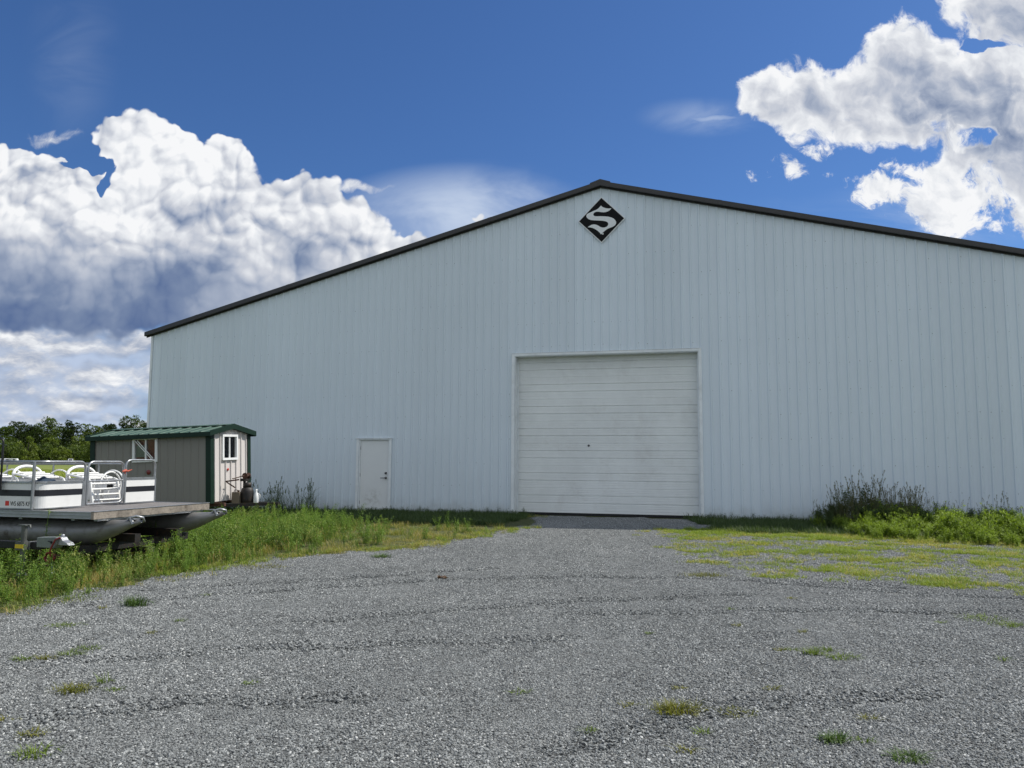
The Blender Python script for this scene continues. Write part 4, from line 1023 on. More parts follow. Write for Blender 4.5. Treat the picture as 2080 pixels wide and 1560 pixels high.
def add_leaf(mb, base, d, ln, wd, tone, fold=.25, droop=.0):
    d = d.normalized(); s = d.cross(Vector((0, 0, 1)))
    s = s.normalized() if s.length > .05 else Vector((1, 0, 0)); u = s.cross(d)
    m1 = base + d*ln*.45; tip = base + d*ln + Vector((0, 0, -droop*ln))
    mb.add([base, m1 + s*wd/2 + u*fold*wd, tip, m1 - s*wd/2 + u*fold*wd, m1], [(0, 4, 1), (4, 2, 1), (0, 3, 4), (4, 3, 2)]); mb.tone += [tone]*5
def add_blade(mb, base, d, h, wd, lean, tone):
    """a tapered, bent grass blade; d = heading"""
    s = Vector((-d.y, d.x, 0)); a = base; pts_ = []
    for f in (0, .45, .8, 1.0):
        c = base + Vector((d.x*lean*h*f*f, d.y*lean*h*f*f, h*f*(1 - .25*lean*f))); w_ = wd*(1 - f)**.6 * .5
        pts_.append((c, w_))
    vs = []
    for c, w_ in pts_[:-1]: vs += [c - s*w_, c + s*w_]
    vs.append(pts_[-1][0]); mb.add(vs, [(0, 1, 3, 2), (2, 3, 5, 4), (4, 5, 6)]); mb.tone += [tone]*7
def add_stem(mb, pts_, r, tone, n=4):
    k = len(mb.v); mb.tube(pts_, r, n, caps=False); mb.tone += [tone]*(len(mb.v) - k)
def blades(name, n, rad, h0, h1, wd, mat, seed, lean=.5, clump=0, link=False):
    rr = random.Random(seed); mb = MB(); mb.tone = []
    cs = [(rr.uniform(-rad, rad), rr.uniform(-rad, rad)) for _ in range(max(1, clump))]
    for i in range(n):
        if clump: c = rr.choice(cs); x, y = c[0] + rr.gauss(0, rad*.16), c[1] + rr.gauss(0, rad*.16)
        else:
            a, q = rr.uniform(0, 6.3), rad*math.sqrt(rr.random()); x, y = q*math.cos(a), q*math.sin(a)
        g = rr.uniform(0, 6.3); add_blade(mb, Vector((x, y, -.005)), Vector((math.cos(g), math.sin(g), 0)), rr.uniform(h0, h1), wd*rr.uniform(.7, 1.3), rr.uniform(.1, 1)*lean*2, rr.random())
    return mb.build(name, mat, link=link)
def weed(name, h, nst, nleaf, ln, mat, seed, spread=.35, wd=.42, tall=False, link=False, parts=None):
    rr = random.Random(seed); mb = MB(); mb.tone = []
    for s_ in range(nst):
        a = rr.uniform(0, 6.3); hh = h*rr.uniform(.65, 1.0); sp = spread*rr.uniform(.3, 1)
        b = Vector((rr.gauss(0, .02), rr.gauss(0, .02), -.01)); tip = b + Vector((math.cos(a)*sp*hh, math.sin(a)*sp*hh, hh)); mid = b.lerp(tip, .5) + Vector((math.cos(a)*-.06*hh, math.sin(a)*-.06*hh, .04*hh))
        add_stem(mb, [b, mid, tip], [.0035*h/.4 + .001, .0028*h/.4, .0012], .35)
        for k in range(nleaf):
            f = rr.uniform(.12, 1.0)**.8; p = b.lerp(mid, f*2) if f < .5 else mid.lerp(tip, f*2 - 1)
            g = rr.uniform(0, 6.3); el_ = rr.uniform(-.25, .9)
            d = Vector((math.cos(g)*math.cos(el_), math.sin(g)*math.cos(el_), math.sin(el_)))
            l_ = ln*rr.uniform(.6, 1.25)*(1.15 - .55*f)
            off = d*l_*rr.uniform(.0, .8)
            add_leaf(mb, p + off*.6, d, l_, l_*wd*rr.uniform(.7, 1.2), rr.random(), droop=rr.uniform(0, .5))
    return mb.build(name, mat, link=link)
def reed(name, h, mat, seed):
    rr = random.Random(seed); mb = MB(); mb.tone = []
    for _ in range(3):
        a = rr.uniform(0, 6.3); hh = h*rr.uniform(.75, 1); L_ = Vector((math.cos(a), math.sin(a), 0))*hh*rr.uniform(.05, .22)
        b = Vector((rr.gauss(0, .05), rr.gauss(0, .05), 0)); tip = b + L_ + Vector((0, 0, hh)); mid = b + L_*.3 + Vector((0, 0, hh*.55))
        add_stem(mb, [b, mid, tip], [.004, .003, .0015], .6)
        for k in range(16):
            f = rr.uniform(.86, 1.0); p = mid.lerp(tip, f*2 - 1); add_leaf(mb, p, Vector((rr.gauss(0, .5), rr.gauss(0, .5), 1)), .05, .012, .9)
        for k in range(4):
            g = rr.uniform(0, 6.3); add_blade(mb, b.lerp(mid, rr.uniform(.1, .9)), Vector((math.cos(g), math.sin(g), 0)), rr.uniform(.25, .5), .012, rr.uniform(.5, 1.4), rr.random())
    return mb.build(name, mat, link=False)
rr = random.Random(77)
visible = lambda x, y: abs(x) < .95*y + 3.5
def pt(x, y, i, s0=.8, s1=1.25, z=0.0): return (x, y, z, rr.uniform(0, 6.3), rr.uniform(s0, s1), i, rr.uniform(-.08, .08), rr.uniform(-.08, .08))
M_CLEAR = [(-.95, .25)]
def boat_local(x, y):
    X, Y = x - BP[0], y - BP[1]; return X*math.cos(AZ) - Y*math.sin(AZ), X*math.sin(AZ) + Y*math.cos(AZ)
def hut_local(x, y):
    X, Y = x - HP[0], y - HP[1]; return X*math.cos(AZ) - Y*math.sin(AZ), X*math.sin(AZ) + Y*math.cos(AZ)

# --- leafy weeds of the left verge
wp = [weed('verge_weed', h, 6, 26, .045, G_WEED, 100 + i, .5) for i, h in enumerate((.30, .36, .40, .44, .34, .48))] + [weed('verge_spire', h, 3, 34, .05, G_WEED, 120 + i, .22) for i, h in enumerate((.55, .62))]
P_ = []
for _ in range(12500):
    x, y = rr.uniform(-16, .2), rr.uniform(3.0, 20)
    if not visible(x, y): continue
    d = left_edge(y) + .3*fbm(0, y, 1.1, 3) - x            # metres inside the verge
    if d < .02: continue
    t_, n_ = wallTN(x, y)
    if n_ < 4.2 and t_ > -7.0: continue
    dry = max(0, min(1, (x + 4.4)/1.6)) * max(0, min(1, (y - 10.4)/1.2))     # the verge thins towards the barn door
    if rr.random() < dry*.93: continue
    bx, by = boat_local(x, y)
    if -5.6 < bx < .15 and .1 < by < 2.5 and rr.random() < .8: continue
    hx, hy = hut_local(x, y); low = 1.0
    if -3.2 < hx < 0 and 0 < hy < 1.5: continue
    if bx < .1 and -1.3 < by < .3: low = .85 + .2*max(0, min(1, (-by - .6)/.5))        # trodden round the trailers
    if y > 13.5: low *= .85
    edge = .45 + .55*min(1, d/.8)
    if rr.random() > .66: continue
    i = rr.randrange(6) if rr.random() < .955 or low < .9 else 6 + rr.randrange(2)
    P_.append(pt(x, y, i, .75*low*edge, 1.15*low*edge))
scatter('weeds', P_, wp, G_WEED, 'dense leafy green weeds along the left verge of the drive', 'weeds'); print('weeds', len(P_))

# --- grass: verge floor, dry strip, shade strip by the wall, patches on the right
gp = [blades('grass_tile', 70, .17, .05, .16, .006, G_GRASS, 200 + i) for i in range(4)] + [blades('grass_tile', 46, .17, .03, .09, .006, G_GRASS, 210 + i, .9, 5) for i in range(3)]
P_ = []; D_ = []; W_ = []
for _ in range(21000):
    x, y = rr.uniform(-17, 14), rr.uniform(3.0, 21.5)
    if not visible(x, y): continue
    t_, n_ = wallTN(x, y)
    if n_ < .03: continue
    d = left_edge(y) + .35*fbm(0, y, 1.1, 3) - x
    hx, hy = hut_local(x, y)
    if d > -.15 and not (n_ < 4.0 and t_ > .6):
        k = .85 if d > .3 else .5
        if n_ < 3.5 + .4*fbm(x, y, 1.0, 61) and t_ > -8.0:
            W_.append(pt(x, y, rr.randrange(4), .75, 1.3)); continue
        dry = max(0, min(1, (x + 4.4)/1.3)) * max(0, min(1, (n_ - 3.0)/.8))
        if rr.random() < dry*.9:
            if rr.random() < .62 and fbm(x, y, 1.1, 51) > -.22: (D_ if rr.random() < .6 else P_).append(pt(x, y, rr.randrange(7), .5, .9))
        elif rr.random() < k: P_.append(pt(x, y, rr.randrange(4) if d > .5 else 4 + rr.randrange(3), .7, 1.25))
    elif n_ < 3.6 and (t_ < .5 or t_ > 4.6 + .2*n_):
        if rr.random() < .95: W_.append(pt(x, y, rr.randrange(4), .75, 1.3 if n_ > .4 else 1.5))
    elif n_ < 1.0 and t_ < 1.0 and rr.random() < .5: P_.append(pt(x, y, 4 + rr.randrange(3), .8, 1.2))
scatter('grass', P_, gp, G_GRASS, 'rough half dry grass beside the drive and in the barn shade', 'grass'); print('grass', len(P_))
dg = [blades('dry_tile', 60, .17, .04, .13, .006, G_DRYG, 220 + i, .7) for i in range(4)] + [blades('dry_tile', 40, .17, .03, .08, .006, G_DRYG, 226 + i, .9, 5) for i in range(3)]
lg = [blades('shade_toned_tile', 70, .17, .05, .17, .007, G_DARK, 250 + i) for i in range(4)] + [blades('shade_toned_tile', 46, .17, .03, .09, .006, G_DARK, 256 + i, .9, 5) for i in range(3)]  # dark blade colour puts the barn shade into this grass strip
scatter('shade_toned_grass', W_, lg, G_DARK, 'grass along the foot of the barn wall, coloured dark green for the barn shade', 'grass')
scatter('dry_grass', D_, dg, G_DRYG, 'straw coloured dry grass between the verge weeds and the big door', 'grass')
pp = [blades('patch_tile', 60, .13, .02, .065, .006, G_PATCH, 230 + i, .9, 6) for i in range(4)] + [blades('patch_tile', 90, .14, .03, .10, .006, G_PATCH, 240 + i, .8, 5) for i in range(2)]
P_ = []
for _ in range(26000):
    x, y = rr.uniform(1.8, 12.5), rr.uniform(7.4, 17.5)
    if not visible(x, y): continue
    t_, n_ = wallTN(x, y)
    if n_ < 3.0: continue
    d = x - right_edge(y) + .5*fbm(x, y, .9, 31)
    if d < -.1: continue
    f = fbm(x*1.0, y*1.5, 1.25, 13)*1.5 + .5*fbm(x, y, 4.5, 17) + .02 + max(0, (5.2 - n_))*.22 + max(0, d - 3.0)*.10 - max(0, .8 - d)*.35
    if y < 9.0: f -= .25
    if rr.random() < max(.05 if d > .3 and y > 8.6 else 0, min(.8, f*1.1)): P_.append(pt(x, y, rr.randrange(4) if f < .6 else rr.randrange(6), .7, 1.2, .004))
for _ in range(2500):                      # yellow-green fringe left of the door drive
    x, y = rr.uniform(-4.6, .8), rr.uniform(9.5, 16.8)
    d = x - left_edge(y) + .35*fbm(x, y, 1.2, 8)
    if -.5 < d < .22 and rr.random() < .3: P_.append(pt(x, y, rr.randrange(6), .7, 1.2, .004))
scatter('patchy_turf', P_, pp, G_PATCH, 'bright patchy turf creeping over the gravel right of the drive', 'grass'); print('turf', len(P_))

# --- bright bushy weeds on the right and dark tall weeds by the wall
bp_ = [weed('bush_weed', h, 7, 30, .075, G_BUSH, 300 + i, .5, .45) for i, h in enumerate((.42, .5, .58, .64))]
P_ = []
for _ in range(900):
    x, y = rr.uniform(5.9, 12.5), rr.uniform(12.6, 17.6)
    t_, n_ = wallTN(x, y)
    u = n_ + .25*fbm(x, y, 1.2, 3)
    lo_ = 1.5; hi_ = 4.3 + .55*(x - 7.0)*.5
    if x < 6.55 + .3*fbm(x, y, 1.4, 4) or not (lo_ < u < hi_) : continue
    edge = min(1, .45 + .6*min(hi_ - u, x - 6.4))
    edge *= .75 + .6*abs(fbm(x, y, 1.6, 41)) + .1; P_.append(pt(x, y, rr.randrange(4), .6*edge, 1.15*edge))
scatter('bushy_weeds', P_, bp_, G_BUSH, 'sunlit bushy yellow green weeds at the right end of the barn wall', 'weeds'); print('bush', len(P_))
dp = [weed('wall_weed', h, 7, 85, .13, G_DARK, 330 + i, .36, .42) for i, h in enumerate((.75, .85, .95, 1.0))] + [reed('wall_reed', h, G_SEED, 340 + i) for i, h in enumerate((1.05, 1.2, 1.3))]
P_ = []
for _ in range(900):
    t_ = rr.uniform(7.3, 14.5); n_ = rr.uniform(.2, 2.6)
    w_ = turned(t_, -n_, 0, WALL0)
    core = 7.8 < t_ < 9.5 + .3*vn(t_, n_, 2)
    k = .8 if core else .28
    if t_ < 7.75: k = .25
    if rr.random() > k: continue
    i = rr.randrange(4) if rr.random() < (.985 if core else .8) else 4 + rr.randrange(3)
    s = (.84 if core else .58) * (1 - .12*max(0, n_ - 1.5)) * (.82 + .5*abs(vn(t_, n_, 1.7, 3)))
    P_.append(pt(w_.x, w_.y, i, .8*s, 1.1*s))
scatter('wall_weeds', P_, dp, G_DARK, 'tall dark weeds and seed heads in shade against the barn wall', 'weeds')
# weeds between hut and wall, low sprigs along the wall foot
sp2 = [weed('sprig', h, 2, 12, .055, G_DARK, 350 + i, .3, .4) for i, h in enumerate((.16, .22, .30))] + [reed('thin_reed', h, G_DARK, 360 + i) for i, h in enumerate((.7, .95))]
P_ = []
for _ in range(260):
    t_ = rr.uniform(-11, 7.4); n_ = rr.uniform(.06, .35)
    if .5 < t_ < 4.5: continue
    w_ = turned(t_, -n_, 0, WALL0); P_.append(pt(w_.x, w_.y, rr.randrange(3), .5, 1.1))
for _ in range(46):
    t_ = rr.uniform(-7.3, -5.2); n_ = rr.uniform(.3, 3.4); w_ = turned(t_, -n_, 0, WALL0); P_.append(pt(w_.x, w_.y, 3 + rr.randrange(2), .7, 1.1))
for _ in range(120):
    t_ = rr.uniform(-7.0, -5.0); n_ = rr.uniform(2.0, 4.6); w_ = turned(t_, -n_, 0, WALL0); P_.append(pt(w_.x, w_.y, rr.randrange(3), 1.0, 1.9))
scatter('foot_weeds', P_, sp2, G_DARK, 'scattered sprigs and thin stalks along the foot of the barn wall', 'weeds')
# far meadow blades
fp = [blades('meadow_tile', 120, .9, .15, .40, .03, G_PATCH, 380 + i) for i in range(3)]
P_ = []
for _ in range(8000):
    y = 17 + 60*rr.random()**1.6; x = -y*rr.uniform(.45, 1.15)
    t_, n_ = wallTN(x, y)
    if t_ > -11.8 and n_ < .2: continue
    P_.append(pt(x, y, rr.randrange(3), .8, 1.3))
scatter('meadow', P_, fp, G_PATCH, 'green meadow grass beyond the boat', 'grass')

# --- taller single stalks in front of the boat
def stalk(label, x, y, h, seed, lean=.1):
    o = thing('tall_weed', label, 'weed', (x, y, 0), (0, 0, seed*1.3), 'tall single weeds')
    q = random.Random(seed); mb = MB(); mb.tone = []; ms = MB(); ms.tone = []
    b = Vector((0, 0, 0)); tip = Vector((lean*h, 0, h)); add_stem(ms, [b, b.lerp(tip, .5) + Vector((-.02, .01, 0)), tip], [.006, .0045, .002], .5, 6)
    for k in range(int(34*h/.6)):
        f = q.uniform(.15, 1); p = b.lerp(tip, f); g = q.uniform(0, 6.3); d = Vector((math.cos(g), math.sin(g), q.uniform(-.1, 1.0))); l_ = (.085 - .045*f)*q.uniform(.7, 1.2)
        add_leaf(mb, p, d, l_, l_*.34, q.random(), droop=.3)
    ms.build('stem', G_WEED, o); mb.build('foliage', G_WEED, o); return o
def gp_at(px, py):
    """where the sight line of a photo pixel meets the ground"""
    a, b = (px-1040)/F, (780-py)/F; ca, sa = math.cos(ROLL), math.sin(ROLL)
    rx, ux = a*ca - b*sa, a*sa + b*ca
    dy, dz = COSP - ux*SINP, SINP + ux*COSP; k = -H/dz; return rx*k, dy*k
for i, (px, py, h, lb) in enumerate(((88, 1172, .80, 'tall leafy weed rising in front of the boat side trim, left of the trailer coupler'),
    (165, 1150, .52, 'thin leafy weed standing right of the grey trailer coupler'), (197, 1155, .58, 'leafy weed spire in front of the near pontoon nose base'),
    (226, 1150, .62, 'pale weed spire right in front of the near pontoon nose'), (370, 1112, .66, 'leafy weed standing below the right end of the deck timber'),
    (318, 1120, .50, 'weed spire below the middle of the weathered deck timber'), (446, 1096, .55, 'leafy weed in front of the far pontoon nose'),
    (600, 1078, .50, 'pale leafy stalk between the hut tongue and the entry door, left one of two'), (612, 1076, .62, 'tallest pale stalk in the grass between the hut and the entry door'),
    (648, 1076, .34, 'short leafy stalk in the grass nearer the entry door'))):
    x, y = gp_at(px, py); stalk(lb, x, y, h, 40 + i, .06*(-1)**i)

# --- tufts in the gravel
G_TUFT = leaf('tuft_blades', (0.078, 0.124, 0.021, 1), (0.163, 0.227, 0.036, 1), transl=.35)
G_YTUFT = leaf('yellow_tuft_blades', (0.112, 0.128, 0.019, 1), (0.225, 0.217, 0.045, 1), transl=.35)
G_DTUFT = leaf('dark_tuft_blades', (0.048, 0.093, 0.026, 1), (0.112, 0.176, 0.040, 1), transl=.3)
def tuft(label, px, py, rad, h, n, mat, seed, flat=.5, group='grass tufts in the gravel'):
    x, y = gp_at(px, py); q = random.Random(seed); mb = MB(); mb.tone = []
    for i in range(n):
        a, r_ = q.uniform(0, 6.3), rad*math.sqrt(q.random())*q.uniform(.3, 1); ex = 1.5
        b = Vector((r_*math.cos(a)*ex, r_*math.sin(a), -.004)); g = a + q.gauss(0, .7)
        if q.random() < .75: add_blade(mb, b, Vector((math.cos(g), math.sin(g), 0)), h*q.uniform(.5, 1.1), .0055*q.uniform(.7, 1.4), q.uniform(.2, 1.3)*flat*2, q.random())
        else: add_leaf(mb, b + Vector((0, 0, h*.2)), Vector((math.cos(g), math.sin(g), q.uniform(.1, .8))), h*q.uniform(.4, .8), .012, q.random(), droop=.4)
    o = mb.build('grass_tuft', mat); o.location = (x, y, .006); return tag(o, label, 'grass tuft', group)
TUFTS = [
 ('thick dark green tuft on the gravel just off the left verge', 274, 1232, .10, .13, 220, G_DTUFT, .4),
 ('low dull green patch on the gravel below the thick dark tuft', 131, 1273, .13, .035, 150, G_TUFT, .9),
 ('spidery green tuft at the right end of a row of four left tufts', 178, 1320, .08, .05, 70, G_TUFT, .8),
 ('wide low tuft second from the right in the row of four left tufts', 146, 1331, .10, .045, 90, G_TUFT, .8),
 ('pale tuft second from the left in the row of four left tufts', 97, 1340, .08, .045, 80, G_YTUFT, .8),
 ('small spidery tuft at the left end of the row of four left tufts', 45, 1343, .06, .05, 60, G_TUFT, .8),
 ('broad yellow green tuft alone in the lower left gravel', 153, 1405, .11, .06, 170, G_YTUFT, .7),
 ('thin upright sprig right of the broad yellow green tuft', 213, 1390, .04, .08, 26, G_TUFT, .4),
 ('sparse brownish green tuft close to the bottom left corner', 74, 1537, .09, .07, 70, G_TUFT, .6),
 ('low faded tuft above the bottom left corner', 66, 1494, .08, .04, 60, G_YTUFT, .8),
 ('bright green mat at the edge of the turf right of the drive', 1431, 1171, .26, .05, 420, G_YTUFT, .7),
 ('dark spiky tuft left of two pale ones in the right gravel', 1649, 1331, .06, .075, 90, G_TUFT, .6),
 ('middle pale tuft of the small group in the right gravel', 1675, 1323, .07, .05, 70, G_TUFT, .8),
 ('wide thin tuft at the right of the small group in the right gravel', 1708, 1337, .12, .045, 120, G_TUFT, .9),
 ('large yellow tuft in the gravel right of the drive centre', 1375, 1448, .12, .075, 300, G_YTUFT, .6),
 ('low yellowish tuft right of the large yellow tuft', 1493, 1452, .10, .035, 120, G_YTUFT, .9),
 ('compact dark green tuft near the bottom right', 1694, 1508, .06, .06, 150, G_DTUFT, .6),
 ('dark green rosette at the bottom edge on the right', 1844, 1543, .08, .05, 170, G_DTUFT, .8),
 ('ragged green patch at the right edge of the gravel, left part', 1997, 1259, .20, .05, 170, G_TUFT, .8),
 ('ragged green patch at the right edge of the gravel, nearest the photo edge', 2050, 1272, .15, .045, 200, G_TUFT, .9),
 ('dark leafy tuft at the verge between boat and entry door', 775, 1133, .12, .09, 170, G_DTUFT, .7),
 ('yellow creeping tuft at the verge below the hut tongue', 530, 1153, .35, .05, 260, G_YTUFT, .8),
]
for i, (lb, px, py, rad, h, n, mt, fl) in enumerate(TUFTS): tuft(lb, px, py, rad, h, n, mt, 500 + i, fl)
for i, (px, py) in enumerate(((419, 1211), (210, 1237), (365, 1263), (305, 1288), (232, 1404), (13, 1467), (510, 1391), (1583, 1323), (1609, 1323), (1379, 1402), (1429, 1492), (1394, 1529), (1754, 1509), (1765, 1463), (1911, 1267),
    (1497, 1273), (1484, 1240), (1607, 1217), (2039, 1343), (1630, 1286), (1319, 1289), (1568, 1402), (1199, 1490), (1277, 1435), (1055, 1410))):
    tuft('tiny sparse green sprig alone in the open gravel', px, py, .045, .04, 30, (G_TUFT, G_YTUFT)[i % 2], 600 + i, .8, 'tiny sprigs in the open gravel')
# dry leaf clump on the drive
x, y = gp_at(900, 1177); q = random.Random(4); mb = MB(); mb.tone = []
G_DRY = leaf('dead_leaf', (.05, .022, .012, 1), (.20, .13, .085, 1), transl=.15)
for i in range(16):
    a = q.uniform(0, 6.3); d = Vector((math.cos(a), math.sin(a)*.7, q.uniform(.1, 1.0))); add_leaf(mb, Vector((q.gauss(0, .028), q.gauss(0, .015), .008)), d, q.uniform(.04, .085), q.uniform(.025, .045), q.random(), .5, .5)
o = mb.build('dead_leaf_clump', G_DRY); o.location = (x, y, .006); tag(o, 'curled brown dead leaf clump on the gravel in the middle of the drive', 'leaf')

# ------------------------------------------------------------------ trees beyond the field
M_BARK = paint('bark', (.06, .05, .04, 1), .95, 0, .3, 3)
T_DARK = leaf('tree_leaves_dark', (0.018, 0.034, 0.010, 1), (0.051, 0.079, 0.020, 1), transl=.3, wscale=.15)
T_MID = leaf('tree_leaves_mid', (0.048, 0.080, 0.018, 1), (0.120, 0.168, 0.038, 1), transl=.35, wscale=.15)
T_LIGHT = leaf('tree_leaves_light', (0.080, 0.120, 0.022, 1), (0.192, 0.240, 0.056, 1), transl=.35, wscale=.15)
def crown_mesh(name, R_, Hc, z0, nb, nl, lsz, mat, seed, low=False):
    q = random.Random(seed); mb = MB(); mb.tone = []
    bl = []
    for i in range(nb):
        a = q.uniform(0, 6.3); f = q.random(); rr_ = R_*math.sqrt(q.random())*(1 - .55*f*f if not low else 1 - .3*f)
        bl.append((Vector((rr_*math.cos(a), rr_*math.sin(a), z0 + Hc*f)), R_*q.uniform(.28, .5)*(1 - .35*f), q.random()))
    for i in range(nl):
        c, r_, tn = q.choice(bl); v = Vector((q.gauss(0, 1), q.gauss(0, 1), q.gauss(0, 1))).normalized()
        p = c + Vector((v.x, v.y, v.z*.75)) * r_ * q.uniform(.75, 1.08)
        d = (v + Vector((q.gauss(0, .5), q.gauss(0, .5), q.gauss(0, .5)))).normalized()
        add_leaf(mb, p, d, lsz*q.uniform(.7, 1.3), lsz*q.uniform(.5, .9), min(1, max(0, tn*.6 + q.random()*.4)))
    return mb, bl
def tree(name, label, x, y, h, R_, mat, seed, low=False, grp='trees beyond the field', cat='tree'):
    o = thing(name, label, cat, (x, y, 0), (0, 0, seed), grp)
    z0 = h*(.10 if low else .30); mb, bl = crown_mesh('crown', R_, h - z0 - R_*.25, z0, 26 if not low else 20, 3000 if not low else 2200, .60 if not low else .5, mat, seed, low)
    mb.build('crown', mat, o)
    q = random.Random(seed); mt = MB(); mt.tube([(0, 0, 0), (q.uniform(-.2, .2), q.uniform(-.2, .2), h*.35), (q.uniform(-.4, .4), 0, h*.8)], [h*.022, h*.016, h*.005], 8)
    for c, r_, _ in bl[:7]: mt.tube([(0, 0, min(c.z*.6, h*.5)), tuple(Vector((0, 0, c.z*.7)).lerp(c, .5)), tuple(c)], [h*.009, h*.006, h*.003], 5)
    mt.build('trunk', M_BARK, o); return o
def sky_at(px, py, Y):
    a, b = (px-1040)/F, (780-py)/F; ca, sa = math.cos(ROLL), math.sin(ROLL); rx, ux = a*ca - b*sa, a*sa + b*ca
    dy, dz = COSP - ux*SINP, SINP + ux*COSP; return rx/dy*Y, H + dz/dy*Y
BACK = [(-60, 862, 'dark tree outside the left edge of the photo, behind the field'), (12, 864, 'dark tree at the left edge, lower than its neighbours'), (42, 853, 'dark broad tree, first tall one from the left edge'), (72, 857, 'dark tree between the two tallest left crowns'), (96, 848, 'tallest dark tree left of the middle of the tree line'),
 (122, 860, 'dark tree in the dip right of the tallest left crown'), (150, 853, 'dark round tree in the middle of the tree line'), (183, 857, 'dark tree just left of the hut roof end'), (215, 858, 'olive tree above the left end of the hut roof'), (243, 855, 'dark tree above the hut roof, left of the tallest'), (268, 842, 'tallest dark tree beside the barn corner'), (292, 851, 'dark tree partly hidden by the barn corner'),
 (330, 852, 'dark tree hidden behind the barn corner')]
for i, (px, py, lb) in enumerate(BACK):
    Y = 262 + 9*(i % 3); x, z = sky_at(px, py, Y); tree('broadleaf_tree', lb, x, Y, z, 3.9 + .8*((i*7) % 3), (T_DARK, T_DARK, T_MID)[(i*5) % 3], 700 + i)
FRONT = [(-40, 905, 'pale shrub outside the left edge in front of the dark trees'), (14, 893, 'pale green shrub at the left edge, behind the black pole'), (34, 905, 'low pale shrub above the far white trailer'), (58, 884, 'large mid green shrub right of the black pole'), (82, 897, 'mid green shrub over the far field lane'), (106, 890, 'bushy mid green tree below the tallest left crown'), (128, 908, 'low bright shrub above the far white van'),
 (150, 903, 'low bright shrub right of the far white van'), (170, 884, 'yellow green shrub next to the hut corner'), (190, 880, 'yellow green tree half hidden behind the hut'), (215, 895, 'shrub hidden behind the hut')]
for i, (px, py, lb) in enumerate(FRONT):
    Y = 226 + 6*(i % 3); x, z = sky_at(px, py, Y); tree('shrub', lb, x, Y, z, 2.6 + .7*((i*5) % 3), (T_LIGHT, T_MID, T_LIGHT)[i % 3], 740 + i, True, 'shrubs in front of the dark trees', 'shrub')
# dark wood closing the gaps behind them
pts = []
fw = [crown_mesh('wood_crown', 4.6, 7, 1.5, 16, 1500, .8, T_DARK, 800 + i)[0].build('wood_crown', T_DARK, link=False) for i in range(3)]
for _ in range(130):
    Y = rr.uniform(285, 330); px = rr.uniform(-420, 640); x, z = sky_at(px, 900, Y); pts.append((x, Y, 0, rr.uniform(0, 6.3), rr.uniform(.8, 1.15), rr.randrange(3), 0, 0))
for _ in range(60):
    Y = rr.uniform(246, 256); px = rr.uniform(-300, 420); x, z = sky_at(px, 900, Y); pts.append((x, Y, -1.5, rr.uniform(0, 6.3), rr.uniform(.55, .8), rr.randrange(3), 0, 0))
scatter('distant_woods', pts, fw, T_DARK, 'dark green wood closing the horizon behind the trees', 'woods')

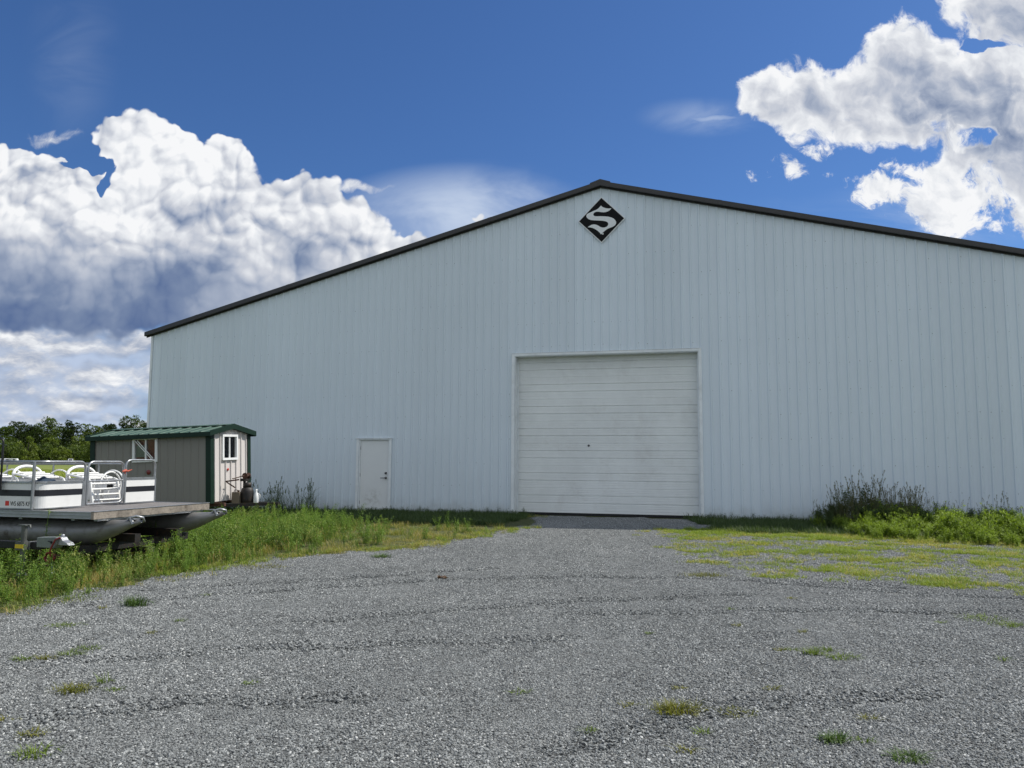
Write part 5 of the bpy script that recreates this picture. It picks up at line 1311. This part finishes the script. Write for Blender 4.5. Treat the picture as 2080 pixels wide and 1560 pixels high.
# ------------------------------------------------------------------ white vehicles far across the field
M_CARW = paint('white_vehicle', (.74, .75, .75, 1), .35, 0, .05, 1, bstr=0); M_CARG = paint('dark_window', (.02, .022, .025, 1), .2, 0, .1, bstr=0)
def wheels(o, xs3, hw, r):
    for xx in xs3:
        for sg in (-1, 1):
            mb = MB(); mb.lathe([(r*.5, -.1), (r, -.11), (r, .11), (r*.5, .1)], (xx, sg*hw, r), 'y', 16); w_ = mb.build('wheel', M_TYRE, o)
            mb = MB(); mb.lathe([(0, -.08), (r*.48, -.11), (r*.48, .11), (0, .08)], (xx, sg*hw, r), 'y', 12); mb.build('rim', M_GALV, w_)
x, z = sky_at(23, 938, 214)
rv = thing('travel_trailer', 'white travel trailer parked far across the field left of the shrubs', 'trailer', (x, 214, 0), (0, 0, .25))
rv.scale = (.74,) * 3
mb = MB(); mb.prism([(-2.1, .45), (1.7, .45), (2.1, .75), (2.05, 1.35), (1.75, 1.62), (-2.1, 1.62)], -1.0, 1.0); mb.build('body', M_CARW, rv, bevel=.06)
for a, b in ((-1.5, -.6), (.75, 1.5)):
    mb = MB(); mb.box(a, b, -1.015, -1.002, .95, 1.35); f_ = mb.build('window', M_CARG, rv)
mb = MB(); mb.box(-2.05, .3, -1.012, -1.003, .5, 1.3); mb.build('side_panel', paint('grey_side', (.3, .31, .33, 1), .5), rv)
wheels(rv, (-.5, .3), .92, .33); mb = MB(); mb.obox((2.0, 0, .5), (3.0, 0, .45), .12, .1); mb.build('tongue', M_BLKM, rv)
x, z = sky_at(143, 940, 216)
vn_ = thing('white_van', 'small white van facing the camera far across the field, above the boat rail', 'van', (x, 216, 0), (0, 0, R(-60)))
vn_.scale = (.72,) * 3
mb = MB(); mb.prism([(-2.0, .3), (2.0, .3), (2.05, .85), (1.35, 1.0), (.8, 1.62), (-1.9, 1.66), (-2.05, .9)], -.82, .82); mb.build('body', M_CARW, vn_, bevel=.06)
mb = MB(); mb.add([(.86, -.68, 1.56), (.86, .68, 1.56), (1.34, .68, 1.04), (1.34, -.68, 1.04)], [(0, 1, 2, 3)]); mb.add([(-2.06, -.65, 1.0), (-2.06, .65, 1.0), (-1.93, .65, 1.5), (-1.93, -.65, 1.5)], [(0, 1, 2, 3)]); mb.build('windscreen', M_CARG, vn_)
wheels(vn_, (-1.3, 1.25), .74, .33)
x, z = sky_at(2, 938, 212)
tk = thing('white_truck', 'white pickup truck at the left edge far across the field', 'truck', (x - .6, 212, 0), (0, 0, .3))
tk.scale = (.7,) * 3
mb = MB(); mb.prism([(-2.4, .45), (2.4, .45), (2.4, .95), (1.3, 1.02), (.8, 1.6), (-.5, 1.62), (-.65, 1.0), (-2.4, 1.0)], -.9, .9); mb.build('body', M_CARW, tk, bevel=.05)
mb = MB(); mb.box(-.35, .7, -.915, -.902, 1.1, 1.5); mb.build('window', M_CARG, tk)
wheels(tk, (-1.5, 1.5), .82, .36)
